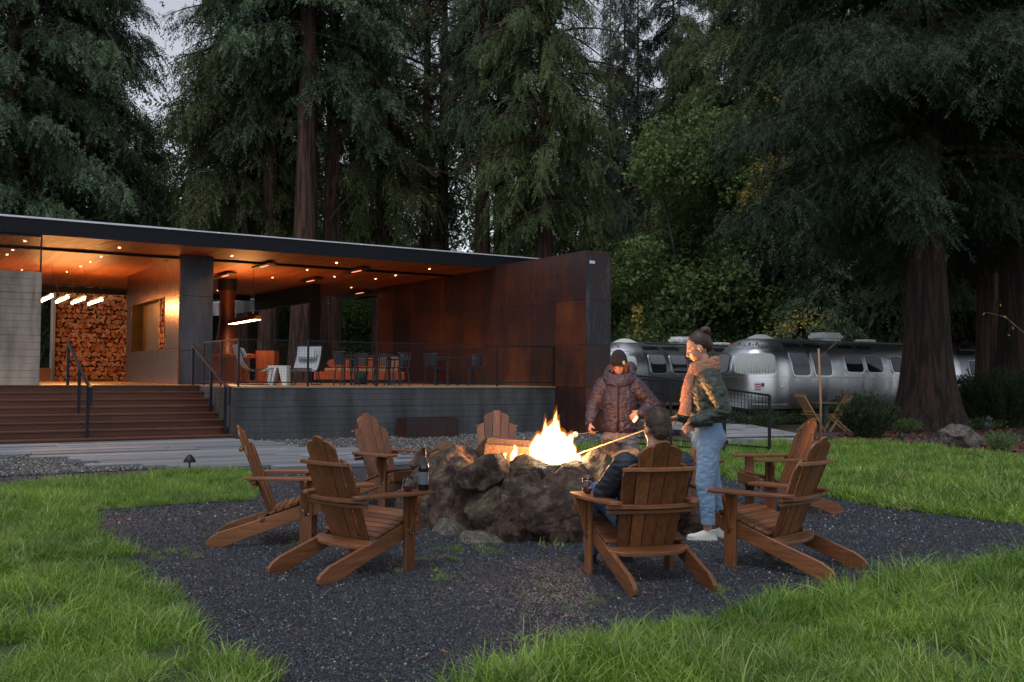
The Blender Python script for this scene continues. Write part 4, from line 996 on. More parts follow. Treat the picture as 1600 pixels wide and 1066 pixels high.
def text_mesh(s, size, mat, extr=.003):
    c = bpy.data.curves.new('txt', 'FONT'); c.body = s; c.size = size; c.extrude = extr; c.align_x = 'CENTER'; c.align_y = 'CENTER'
    o = bpy.data.objects.new('txt', c); COL.objects.link(o); dg = bpy.context.evaluated_depsgraph_get(); dg.update()
    me = bpy.data.meshes.new_from_object(o.evaluated_get(dg)); bpy.data.objects.remove(o); me.materials.clear(); me.materials.append(mat); return me
def trailer(loc_, dirv, L, label, flip, windows, front=True, lettering=True):
    """nose at local x=0, body towards +x; visible side is local -y"""
    ang = math.atan2(dirv[1], dirv[0]); t = thing('travel_trailer', label, 'travel trailer', loc_, ang, 'silver travel trailers')
    w = 1.20; xr = 1.25; zl, zm, zt = .48, 1.30, 2.62
    def g(z):
        if z >= zm: return max(0, 1-((z-zm)/(zt-zm))**2.5)**(1/2.3)
        return 1-.13*max(0, (zm-z)/(zm-zl)-.25)**2.2
    def plan(s):      # s metres from the nose centre along the outline (towards the -y side); nose quarter length q
        q = 1.95
        if s < q:
            a = (s/q)*math.pi/2; return xr*(1-abs(math.cos(a))**(2/2.5)), -w*abs(math.sin(a))**(2/2.5)
        return xr+(s-q), -w
    def S(s, z, off=0):
        sg = 1 if s >= 0 else -1; x, y = plan(abs(s)); tot = 1.95+(L-2*xr)
        if abs(s) > tot:
            x, y = plan(max(0, 2*tot-abs(s))); x = L - x
        G = g(z); sx = min(max(x, xr), L-xr); d = Vector((x-sx, y)); n = d.normalized()
        d = d*G; P = Vector((sx+d.x, d.y*sg, z)); 
        if off: P += Vector((n.x, n.y*sg, 0))*off
        return P
    tot = 1.95+(L-2*xr)+1.95
    ss = list(np.linspace(-tot, tot, 121)); zz = [zl, zl+.06, .7, .9, 1.1, 1.3, 1.55, 1.8, 1.95, 2.08, 2.2, 2.3, 2.4, 2.48, 2.54, 2.58, 2.605, 2.615]
    V = []; n = len(ss)-1
    for z in zz:
        for s in ss[:-1]: V.append(tuple(S(s, z)))
    Fc = [(j*n+i, j*n+(i+1) % n, (j+1)*n+(i+1) % n, (j+1)*n+i) for j in range(len(zz)-1) for i in range(n)]
    m = MB(); m.v = V; m.f = Fc + [tuple((len(zz)-1)*n+i for i in range(n)), tuple(range(n))[::-1]]
    m.build('body', M['alu'], t, smooth='auto')
    def patch(s0, s1, z0, z1, off, mat, name, parent=t, rad=.09, inset=0, nb=40):
        m = MB(); cx, cz = (s0+s1)/2, (z0+z1)/2; hx, hz = (s1-s0)/2-inset, (z1-z0)/2-inset; pts = []
        for k in range(nb):
            a = 2*math.pi*k/nb; c, s_ = math.cos(a), math.sin(a); pts.append((cx+hx*math.copysign(abs(c)**.32, c), cz+hz*math.copysign(abs(s_)**.32, s_)))
        rings = 5; vs = [S(cx, cz, off)]; fs = []
        for r in range(1, rings+1):
            for (a, b) in pts: vs.append(S(cx+(a-cx)*r/rings, cz+(b-cz)*r/rings, off))
        for k in range(nb): fs.append((0, 1+k, 1+(k+1) % nb))
        for r in range(rings-1):
            for k in range(nb): a = 1+r*nb+k; b = 1+r*nb+(k+1) % nb; fs.append((a, a+nb, b+nb, b))
        base = 1+(rings-1)*nb; nv = len(vs)
        for (a, b) in pts: vs.append(S(a, b, -.02))
        for k in range(nb): fs.append((base+k, nv+k, nv+(k+1) % nb, base+(k+1) % nb))
        m.add(vs, fs); return m.build(name, mat, parent, smooth='auto')
    for (s0, s1, z0, z1, kind) in windows:
        f = patch(s0, s1, z0, z1, .022, M['alu_trim'], 'window_frame')
        patch(s0, s1, z0, z1, .026, M['glass_dark'] if kind != 'c' else M['curtain'], 'pane', f, inset=.035)
        if kind == 's': patch(s0, s1, z0+(z1-z0)*.42, z1, .030, M['shade'], 'roller_shade', f, inset=.045)
        if kind == 'f': patch(s0, s1, z0, z1, .030, M['shade'], 'roller_shade', f, inset=.05)
        if kind == 'c':
            for k in range(14):
                x = s0+.06+(s1-s0-.12)*(k+.5)/14; fo = MB(); fo.tube([S(x, z0+.06, .028), S(x+.01, (z0+z1)/2, .030), S(x, z1-.06, .028)], .014, 6); fo.build('curtain_fold', M['curtain'], f, smooth=True)
    def strip(s0, s1, z, h, off, mat, name, k=60):
        m = MB(); vs = []; fs = []
        for i in range(k+1):
            s = s0+(s1-s0)*i/k; vs += [S(s, z-h/2, off), S(s, z+h/2, off), S(s, z+h/2, -.01), S(s, z-h/2, -.01)]
        for i in range(k):
            for j in range(4): a = i*4+j; b = i*4+(j+1) % 4; fs.append((a, a+4, b+4, b))
        m.add(vs, fs); return m.build(name, mat, t)
    strip(-3, tot-1.5, 1.42, .03, .012, M['alu_trim'], 'belt_strip'); strip(-3, tot-1.5, zl+.10, .07, .02, M['alu_trim'], 'bumper_rail')
    strip(-1.3, 1.5, 2.27, .02, .012, M['alu_trim'], 'brow_strip')
    sm = MB()
    for s in [2.0, 3.3, 4.7, 6.1, 7.5, 8.6]:
        if s < tot-1.9:
            vs = []; 
            for z in zz: vs += [S(s-.012, z, .004), S(s+.012, z, .004)]
            sm.add(vs, [(2*i, 2*i+1, 2*i+3, 2*i+2) for i in range(len(zz)-1)])
    sm.build('panel_seam', M['alu_trim'], t)
    for s in (2.15, 3.05, 4.6, 5.5):
        patch(s, s+.75, 2.33, 2.45, .012, M['glass_dark'], 'skylight')
    # roof: air conditioner, vents, rail
    MB().box(L*.42, L*.42+.95, -.38, .38, zt-.03, zt+.24).build('air_conditioner', M['ac'], t, bevel=.09, seg=3, smooth=True)
    MB().lathe([(.0,.13),(.16,.12),(.30,.06),(.46,-.02)], 16, (1.35, 0, zt-.02)).build('roof_vent', M['ac'], t, smooth=True)
    MB().box(L*.66, L*.66+.5, -.25, .25, zt-.02, zt+.07).build('roof_hatch', M['ac'], t, bevel=.03)
    MB().box(1.6, L-1.4, -.78, -.74, zt-.10, zt-.05).build('awning_rail', M['letters'], t)
    for s in (-.9, -.5, 0, .5, .9): MB().ball(S(s, 2.42, .01), .035, 8, 5).build('marker_lamp', M['redp'] if s else M['letters'], t, smooth=True)
    for x in (L*.52, L*.62):
        MB().tube([(x, -1.02, .36), (x, -.80, .36)], .36, 20).build('wheel', M['dchair'], t, smooth='auto')
    MB().box(.5, L-.5, -.9, .9, .30, .50).build('chassis', M['steel'], t)
    for x in (.9, L-.9): MB().box(x-.05, x+.05, -.8, -.7, 0, .31).box(x-.05, x+.05, .7, .8, 0, .31).build('stabiliser', M['steel'], t)
    if lettering:
        me = text_mesh('AIRSTREAM', .17, M['letters']); s = .95; p = S(s, 2.33, .03); q_ = S(s+.3, 2.33, .03); d = (q_-p); a = math.atan2(d.y, d.x)
        link('lettering', me, t, p, (R(62), 0, a))
        p = S(1.0, 1.14, .012); q_ = S(1.3, 1.14, .012); a = math.atan2(q_.y-p.y, q_.x-p.x)
        e = MB().box(-.16, .16, -.012, 0, -.12, .12).build('emblem_plate', M['white_trim'], t, loc=p, rot=(0, 0, a))
        for k in range(3): MB().box(-.13, .05, -.018, -.012, -.10+k*.07, -.065+k*.07).build('red_stripe', M['redp'], e)
        MB().box(.06, .14, -.018, -.012, .0, .10).build('dark_square', M['letters'], e)
    p = S(1.78, 1.12, .02); MB().ball(p, .03, 8, 5).build('lock', M['alu_trim'], t, smooth=True)
    return t
def nose(pc, dirv):  # origin (nose centre) so that the corner of the visible side (x=xr, y=-w) sits at pc
    d = Vector((dirv[0], dirv[1], 0)).normalized(); n = Vector((-d.y, d.x, 0)); return pc - d*1.25 + n*1.20
dT = (.84, .54)
WIN = [(2.12, 2.95, 1.44, 2.20, 's'), (3.08, 3.92, 1.44, 2.20, 's'), (4.55, 5.42, 1.56, 2.14, 's'), (5.55, 6.40, 1.56, 2.14, 's'), (6.8, 7.45, 1.56, 2.14, 'f')]
FR = [(.12, 1.62, 1.48, 2.16, 'c'), (-1.50, .04, 1.48, 2.16, 'f')]
p1 = at(1232, 600, 29.5); p1.z = 0
trailer(nose(p1, dT), dT, 9.2, 'nearer silver rounded travel trailer with its curtained nose beside the ramp', False, WIN+FR)
p2 = at(1008, 600, 33.5); p2.z = 0
trailer(nose(p2, dT), dT, 8.6, 'farther silver travel trailer partly hidden behind the people and the nearer trailer', False, [(2.2, 2.95, 1.50, 2.20, 's'), (3.15, 3.9, 1.5, 2.2, 's'), (5.0, 5.8, 1.5, 2.15, 'f')]+[(.5, 1.75, 1.5, 2.15, 'c')], lettering=False)
p3 = at(1500, 600, 39); p3.z = 0
trailer(nose(p3, (1, .25)), (1, .25), 8, 'dim silver trailer glimpsed between the two big trunks on the right', False, [(2.4, 3.3, 1.5, 2.15, 'f'), (3.8, 4.7, 1.5, 2.15, 'f')], lettering=False)
# ------------------------------------------------------------------ concrete ramp and its railing
ram = MB().prism([(p.x, p.y, .01) for p in P_RAMP], (0, 0, .10)); tag(ram.build('ramp', M['slab']), kind='structure')
kb = MB().bar(gnd(1120, 694)+Vector((0,0,.06)), gnd(1300, 690)+Vector((0,0,.06)), .12, .16); tag(kb.build('kerb', M['concrete']), kind='structure')
rm = thing('ramp_railing', 'black steel railing with vertical bars sloping beside the concrete ramp before the trailers', 'railing')
posts = [((985, 20.4), 586, 652), ((1036, 20.6), 592, 664), ((1046, 20.1), 597, 668), ((1132, 19.6), 614, 692), ((1200, 20.2), 615, 688)]
# two runs: far run along x, near run
def prun(pl, zb=.12):
    P = []
    for (px, Y), yt in pl:
        b = at(px, 600, Y); zt_ = at(px, yt, Y).z; P.append((Vector((b.x, b.y, 0)), zt_)); MB().box(b.x-.025, b.x+.025, b.y-.025, b.y+.025, 0, zt_).build('post', M['iron'], rm)
    for (a, za), (b, zb_) in zip(P[:-1], P[1:]):
        MB().bar(a+Vector((0,0,za)), b+Vector((0,0,zb_)), .035, .035).build('top_rail', M['iron'], rm)
        MB().bar(a+Vector((0,0,za-.32)), b+Vector((0,0,zb_-.32)), .03, .03).build('mid_rail', M['iron'], rm)
        MB().bar(a+Vector((0,0,.14)), b+Vector((0,0,.14)), .03, .03).build('bottom_rail', M['iron'], rm)
        n = int((b-a).length/.075); m = MB()
        for i in range(1, n): f = i/n; q_ = a.lerp(b, f); m.bar((q_.x, q_.y, za-.31+(zb_-za)*f if True else 0), (q_.x, q_.y, za+(zb_-za)*f-.01), .010)
        for z in (.07, .14, .21): m.bar(a+Vector((0,0,za-z)), b+Vector((0,0,zb_-z)), .006)
        tag(m.build('wire_infill', M['iron'], rm), kind='stuff')
prun([((955, 21.5), 583), ((1038, 20.2), 592), ((1132, 18.8), 608), ((1202, 18.0), 618)])
prun([((978, 19.2), 590), ((1048, 18.2), 598), ((1130, 17.4), 610)])
MB().box(-.06, .06, -.06, .06, 0, .22).build('post_shoe', M['iron'], rm, loc=at(1132, 692, 18.75).xy.to_3d())
pl_ = at(1123, 612, 18.6); tag(MB().box(-.14, .14, -.01, .0, -.09, .09).build('plate_sign', M['white_conc'], loc=pl_), 'small white plate fixed behind the top of the ramp railing', 'sign')
for k, (x, z) in enumerate([(-.09,.03), (-.02,.04), (.07,.02), (-.06,-.04), (.05,-.05), (.0,-.01)]): MB().box(x-.022, x+.022, -.014, -.0102, z-.015, z+.015).build('dark_mark', M['letters'], bpy.data.objects['plate_sign'])
# timber crate / picnic table behind the ramp rail
pk = thing('picnic_bench', 'weathered brown wooden bench behind the ramp railing', 'bench', at(1055, 600, 24).xy.to_3d(), .4)
for k in range(4): MB().box(-.55, .55, -.3+k*.16, -.3+k*.16+.145, .74, .78).build('top_board', M['stair'], pk)
for s in (-1, 1): MB().box(s*.45-.04, s*.45+.04, -.25, .3, 0, .738).build('leg_panel', M['stair'], pk)
# ------------------------------------------------------------------ folding table and chairs by the trailer
def bistro_chair(px, py, rz, label):
    t = thing('folding_chair', label, 'folding chair', gnd(px, py), rz, 'teak folding chairs')
    for k in range(6): MB().box(-.21, .21, -.20+k*.07, -.145+k*.07, .435, .452).build('seat_slat', M['teak'], t)
    for s in (-1, 1):
        MB().bar((s*.23, -.34, .95), (s*.23, .26, 0), .03, .045).build('long_leg', M['teak'], t)
        MB().bar((s*.19, .20, .44), (s*.19, -.32, 0), .03, .045).build('short_leg', M['teak'], t)
    for k in range(6): x = -.175+k*.07; MB().bar((x, -.31, .90), (x, -.11, .53), .05, .012, up=(0,1,.5)).build('back_slat', M['teak'], t)
    MB().bar((-.25, -.34, .93), (.25, -.34, .93), .03, .07).build('top_rail', M['teak'], t); MB().bar((-.23, -.12, .52), (.23, -.12, .52), .025, .05).build('lower_rail', M['teak'], t)
    MB().bar((-.2, -.25, .08), (.2, -.25, .08), .022).build('stretcher', M['teak'], t); MB().bar((-.22, .2, .09), (.22, .2, .09), .022).build('stretcher', M['teak'], t)
bistro_chair(1268, 674, R(-78), 'teak folding chair left of the round table, its back to the ramp')
bistro_chair(1307, 675, R(92), 'teak folding chair right of the round table, next to the dark bush')
bt = thing('bistro_table', 'small round table on a dark green pedestal between the teak folding chairs', 'table', gnd(1290, 672))
M['green'] = simple('green_enamel', (.015,.06,.04), .4)
MB().lathe([(0,.72),(.36,.72),(.36,.745),(0,.745)], 24).build('table_top', M['teak'], bt); MB().lathe([(.09,.719),(.09,.1),(.22,.06),(.22,0),(0,0)], 18).build('pedestal', M['green'], bt, smooth='auto')
sk = gnd(1282, 696); pole = thing('garden_stake', 'slim bare wooden stake standing in the lawn before the bistro chairs', 'stake', sk)
MB().tube([(0,0,0), (.01,0,.9), (-.03,0,at(1278, 545, sk.y).z)], [.028,.026,.022], 8).build('pole', M['teak'], pole, smooth=True)
MB().tube([(-.03,0,at(1278, 560, sk.y).z), (.30,.1,at(1310, 540, sk.y).z), (.5,.15,at(1310, 525, sk.y).z)], .007, 5).build('twig', M['bark_pale'], pole)
# ------------------------------------------------------------------ rocks
def rockmat(name, a, b, c, moss=None, sc=1):
    t = NT(name); v = t.coord(); n0 = t.noise(1.7*sc, 6, .65, v, .4); n1 = t.noise(9*sc, 8, .7, v, .3); n2 = t.noise(55*sc, 6, .75, v)
    col = t.mix(t.ramp(n0, [(.35,(0,0,0)), (.62,(1,1,1))]), a, b); col = t.mix(t.ramp(n1, [(.48,(0,0,0)), (.66,(1,1,1))]), col, c)
    col = t.mix(t.math('MULTIPLY', n2, .5), col, tuple(x*.35 for x in a))
    lich = t.ramp(t.noise(5.5*sc, 8, .75, v, .2), [(.66,(0,0,0)), (.71,(1,1,1))]); col = t.mix(t.math('MULTIPLY', lich, .55), col, (.28,.27,.23))
    if moss:
        geo = t.new('ShaderNodeNewGeometry'); sx = t.new('ShaderNodeSeparateXYZ'); t.link(geo.outputs['Normal'], sx.inputs[0])
        f = t.math('MULTIPLY', t.ramp(sx.outputs[2], [(.35,(0,0,0)), (.8,(1,1,1))]), t.ramp(t.noise(4, 6, .7, v), [(.47,(0,0,0)), (.58,(1,1,1))])); col = t.mix(t.math('MULTIPLY', f, .4), col, moss)
    vo = t.new('ShaderNodeTexVoronoi'); vo.feature = 'DISTANCE_TO_EDGE'; vo.inputs['Scale'].default_value = 6*sc; wv = t.mix(.12, v, t.new('ShaderNodeTexNoise').outputs['Color']); t.link(wv, vo.inputs['Vector']); cr = t.ramp(vo.outputs[0], [(0,(0,0,0)), (.035,(1,1,1))]); n = t.bump(cr, .4, .02/sc); n = t.bump(n1, .8, .035/sc, n); n = t.bump(n2, 1.0, .014/sc, n)
    return t.fin(col, .78, 0, n, .35)
M['rock'] = rockmat('dark_basalt', (.026,.015,.012), (.10,.056,.040), (.22,.155,.115), (.06,.075,.025))
M['rock2'] = rockmat('mossy_rock', (.06,.05,.045), (.15,.125,.11), (.26,.23,.20), (.08,.10,.04), 2.5)
def rock_mesh(name, size, seed, mat, sub=5, sharp=90, rough=.055, planes=13):
    rn = np.random.default_rng(seed); bm = bmesh.new(); bmesh.ops.create_icosphere(bm, subdivisions=sub, radius=1)
    N = rn.normal(0, 1, (planes, 3)); N /= np.linalg.norm(N, axis=1, keepdims=True); h = rn.uniform(.62, 1.0, planes); sz = np.array(size)
    co = np.array([v.co[:] for v in bm.verts]); d = co/np.linalg.norm(co, axis=1, keepdims=True)
    dots = np.clip(d@N.T, 1e-3, None)/h; r = (np.sum(dots**sharp, axis=1))**(-1/sharp)
    r = np.minimum(r, 1.25)
    for v, dd, rr_ in zip(bm.verts, d, r):
        p = Vector(dd*rr_*sz); k = mnoise.fractal(p*3.2+Vector((seed*3.1, 0, 0)), .9, 2.1, 5)*rough*1.3 + mnoise.ridged_multi_fractal(p*2.1+Vector((0, seed*2.3, 0)), .9, 2.2, 4, 1, 2)*rough*.5
        v.co = p*(1+k/max(.25, p.length)*.9)
    me = bpy.data.meshes.new(name); bm.to_mesh(me); bm.free(); me.materials.append(mat); me.shade_smooth(); me.set_sharp_from_angle(angle=R(17)); return me
PC = Vector((.42, 9.80, 0)); 
pit = thing('fire_pit', 'round fire pit of big dark mossy boulders in the middle of the chairs', 'fire pit', PC)
def pit_rock(px, py, Y, sx, sy, sz, seed, rz=0, name='boulder', sub=5, mat='rock', planes=15):
    p = at(px, py, Y) - PC; return link(name, rock_mesh(name, (sx, sy, sz), seed, M[mat], sub, planes=planes), pit, p, (0, 0, rz))
# front face boulders, placed where they stand
pit_rock(716, 792, 9.30, .36, .33, .40, 101, .3)
pit_rock(706, 744, 9.7, .30, .32, .26, 102, 1.0)
pit_rock(770, 748, 8.95, .24, .26, .22, 103, .2)
pit_rock(784, 806, 8.68, .28, .28, .30, 104, 2.0)
pit_rock(762, 852, 8.55, .27, .18, .15, 105, .5, mat='rock2')
pit_rock(715, 846, 8.95, .24, .2, .14, 112, .5, mat='rock2')
pit_rock(846, 806, 8.62, .27, .30, .36, 106, .8)
pit_rock(892, 822, 8.62, .24, .28, .30, 126, 2.6)
pit_rock(884, 766, 8.78, .25, .26, .21, 127, .4)
pit_rock(838, 764, 8.78, .22, .24, .19, 128, 2.1)
pit_rock(935, 810, 8.85, .34, .34, .46, 107, 1.6)
pit_rock(900, 765, 8.80, .30, .28, .20, 125, 1.1)
pit_rock(1005, 800, 9.0, .38, .36, .46, 108, 2.4)
pit_rock(1052, 806, 9.3, .30, .34, .36, 109, .2)
pit_rock(690, 802, 9.8, .26, .34, .36, 110, 1.3)
pit_rock(830, 755, 8.85, .24, .24, .20, 111, 1.9)
# ring behind
for i in range(12):
    a = R(-20 + 20*i); x = .98*math.cos(a); y = 1.20*math.sin(a)
    link('boulder', rock_mesh('boulder', (.33, .30, .34), 130+i, M['rock'], 4), pit, (x, y, .16+.04*math.sin(i*2.3)), (0, 0, i*1.3))
for i, (px, py, Y, s) in enumerate([(905,716,10.7,.13), (935,718,10.4,.13), (955,712,10.3,.15), (985,722,9.9,.16), (1040,728,9.6,.18), (880,718,10.8,.13), (740,712,10.8,.16), (672,722,10.5,.14), (715,728,9.9,.17), (1010,722,10.1,.16), (962,726,9.7,.12)]):
    pit_rock(px, py, Y, s*1.3, s, s*.75, 160+i, i, name='rim_stone', sub=4, mat='rock' if i % 3 else 'rock2')
t = NT('ash_bed'); v = t.coord(); M['ash'] = t.fin(t.mix(t.noise(9, 6, .7, v), (.05,.045,.04), (.30,.28,.26)), .95, 0, t.bump(t.noise(30, 6, .7, v), .8, .03))
bm = bmesh.new(); bmesh.ops.create_circle(bm, cap_ends=True, segments=48, radius=1.12); bmesh.ops.triangulate(bm, faces=bm.faces); bmesh.ops.subdivide_edges(bm, edges=bm.edges, cuts=3, use_grid_fill=True)
for vv_ in bm.verts: vv_.co.z = .50 + .04*mnoise.noise(vv_.co*3)
me = bpy.data.meshes.new('ash_bed'); bm.to_mesh(me); bm.free(); me.materials.append(M['ash']); link('ash_bed', me, pit)
# large rock in the mulch
gr = gnd(1505, 700); rk = link('mossy_rock', rock_mesh('mossy_rock', (.52, .38, .26), 201, M['rock2'], 5), None, gr+Vector((0, 0, .16)), (0, .12, .3)); tag(rk, 'low grey mossy rock lying in the mulch beside the gravel path', 'rock')
rk = link('mossy_rock', rock_mesh('mossy_rock', (.26, .26, .28), 202, M['rock2'], 4), None, gnd(1487, 697)+Vector((0, 0, .20)), (0, .3, 1)); tag(rk, 'smaller upright mossy rock leaning at the left of the low rock', 'rock')
# path lights
def path_light(px, py, h, label):
    t = thing('path_light', label, 'garden light', gnd(px, py), 0, 'garden lights')
    MB().tube([(0,0,0), (0,0,h)], .014, 6).build('stem', M['steel'], t); MB().lathe([(0,.11),(.03,.10),(.085,.02),(.085,0),(0,0)], 14, (0, 0, h)).build('cap', M['iron'], t, smooth='auto')
path_light(1541, 690, .34, 'capped garden light on a stem, left one of the pair near the gravel path'); path_light(1544, 684, .42, 'capped garden light on a stem, farther one of the pair near the gravel path')
path_light(1435, 676, .30, 'capped garden light at the foot of the giant trunk'); path_light(296, 740, .16, 'short garden light in the grass at the end of the boardwalk'); path_light(1410, 699, .20, 'low garden light at the corner where lawn meets the gravel path')
# ------------------------------------------------------------------ fire
fx = at(862, 735, 9.15); FZ = .58
def cut_log(px, py, Y, L, r, rz, ry, label, mat='split', halves=True, seed=0):
    t = thing('firewood_log', label, 'log', at(px, py, Y), rz); t.rotation_euler = (0, ry, rz); rn = random.Random(seed)
    n = 14; a1 = 2*math.pi if not halves else math.pi*1.25; rr2 = [r*rn.uniform(.9, 1.08) for _ in range(n+1)]
    pts = [(-L/2, rr2[k]*math.cos(a1*k/n-.4), rr2[k]*math.sin(a1*k/n-.4)) for k in range(n if not halves else n+1)]
    MB().prism(pts, (L, 0, 0)).build('wood', M['split'] if mat == 'split' else M['bark_log'], t, bevel=.008)
    o = MB(); k0 = 0
    P = [(x, y*1.03, z*1.03) for x, y, z in pts]
    for a, b in zip(pts[:-1], pts[1:]):
        A_, B_ = Vector(a), Vector(b); na = Vector((0, a[1], a[2])).normalized()*.012; nb = Vector((0, b[1], b[2])).normalized()*.012
        o.add([A_, B_, B_+nb, A_+na, A_+Vector((L,0,0)), B_+Vector((L,0,0)), B_+nb+Vector((L,0,0)), A_+na+Vector((L,0,0))], [(0,1,2,3),(7,6,5,4),(3,2,6,7)])
    if mat == 'split' and halves: o.build('bark', M['bark_log'], t)
    return t
M['char'] = simple('charred_wood', (.02,.016,.014), .9, 0, .5, 10, 1, .02, 30)
cut_log(800, 714, 9.75, .50, .15, R(-8), R(3), 'big pale half log lying left of the flames', seed=1)
cut_log(770, 708, 9.9, .16, .16, R(60), 0, 'short dark-ended log behind the big pale half log', mat='bark', halves=False, seed=2)
cut_log(692, 712, 10.0, .22, .11, R(70), R(-20), 'small split orange log resting on the far left rim of the pit', seed=3)
cut_log(852, 742, 8.95, .46, .05, R(6), 0, 'thin charred log under the front of the flames', mat='bark', halves=False, seed=4)
cut_log(880, 736, 9.2, .5, .06, R(-30), R(8), 'charred log crossing under the right of the flames', mat='bark', halves=False, seed=5)
cut_log(845, 730, 9.3, .5, .06, R(40), R(-6), 'charred log crossing under the left of the flames', mat='bark', halves=False, seed=6)
pp = thing('burnt_paper', 'crumpled scorched white paper on the front rim under the flames', 'paper', at(842, 741, 8.72)); M['paper'] = simple('scorched_paper', (.55,.52,.50), .8, 0, .5, 14, .3)
for i in range(3):
    m = MB(); rn = random.Random(i); g_ = [[(-.11+.22*a/9 , -.05+.1*b/5, .012*math.sin(a*1.7+i)+.012*math.cos(b*2.3+a)+rn.uniform(-.008,.008)) for b in range(6)] for a in range(10)]
    m.add([p for r_ in g_ for p in r_], [(a*6+b, (a+1)*6+b, (a+1)*6+b+1, a*6+b+1) for a in range(9) for b in range(5)]); m.build('paper_fold', M['paper'], pp, smooth=True, loc=((i-1)*.09, .01*i, .01*i), rot=(.5*i, .1, .4*i))
def flame_vol(name, col, strength):
    t = NT(name); t.n.remove(t.b); e = t.new('ShaderNodeEmission'); e.inputs[0].default_value = (*col, 1); e.inputs[1].default_value = strength; t.link(e.outputs[0], t.out.inputs['Volume']); return t.m
M['fl_out'] = flame_vol('flame_edge', (1, .22, .03), 9.0); M['fl_mid'] = flame_vol('flame_body', (1, .55, .16), 110.0); M['fl_in'] = flame_vol('flame_heart', (1, .85, .55), 260.0)
fire = thing('campfire', 'bright yellow-white flames leaping from the fire pit', 'fire', (fx.x, fx.y, FZ))
def tongue(x, y, h, r, seed, lean=(0,0)):
    rn = random.Random(seed); P = []; rs_ = []; n = 14; ph = rn.random()*6
    for i in range(n+1):
        f = i/n; P.append((x+lean[0]*f*h+.022*math.sin(f*7+ph)*f, y+lean[1]*f*h+.02*math.cos(f*6+ph)*f, h*f)); k = r*(.62+.9*f)*(1-f)**.75*(1+.10*math.sin(f*13+ph)) if f < 1 else 0
        rs_.append(max(.002, k))
    return P, rs_
def flame(name, mat, specs, k, dz=0):
    m = MB()
    for (x, y, h, r, s, ln) in specs: P, r_ = tongue(x, y, h*k[0], r*k[1], s, ln); m.tube(P, r_, 12)
    me = remeshed(name, m, .012, mat, 3); return link(name, me, fire)
tg = [(-.02,0,.44,.12,1,(0,0)), (.035,.02,.60,.055,2,(.03,0)), (-.03,.02,.52,.045,22,(-.04,0)), (.05,-.02,.50,.05,23,(.06,0)), (-.13,.02,.34,.09,3,(-.05,0)), (.13,.0,.34,.10,4,(.10,0)), (.16,.03,.24,.08,5,(.12,0)), (-.16,.0,.22,.07,6,(-.08,0)), (.07,-.05,.36,.10,7,(.05,0)), (-.07,-.05,.40,.07,8,(-.06,0)), (.0,.08,.42,.1,9,(0,0)), (.22,-.03,.12,.07,10,(.1,0))]
flame('flame_edge', M['fl_out'], tg, (1.0, 1.07)); flame('flame_body', M['fl_mid'], tg, (.90, .93)); flame('flame_heart', M['fl_in'], tg, (.72, .80))
small = [(-.34,.05,.20,.05,11,(-.05,0)), (.36,.05,.10,.08,12,(.1,0)), (-.44,.1,.12,.05,13,(0,0)), (-.28,-.02,.12,.05,14,(0,0))]
flame('side_flame', M['fl_mid'], small, (1, 1))
t = NT('ember'); M['ember'] = emis('ember', (1, .25, .05), 5)
em = MB(); rn = random.Random(4)
for i in range(46): em.ball((rn.gauss(0.03,.22), rn.gauss(-.02,.14), rn.uniform(-.06,.0)), rn.uniform(.008,.026), 6, 4)
tag(em.build('embers', M['ember'], fire), kind='stuff')
for z, e, r_ in ((.03, 300, .08), (.36, 6, .07)):
    pl2 = bpy.data.lights.new('fire_light', 'POINT'); pl2.energy = e; pl2.color = (1, .36, .09); pl2.shadow_soft_size = r_
    o = bpy.data.objects.new('fire_light', pl2); COL.objects.link(o); o.parent = fire; o.location = (0, 0, z)
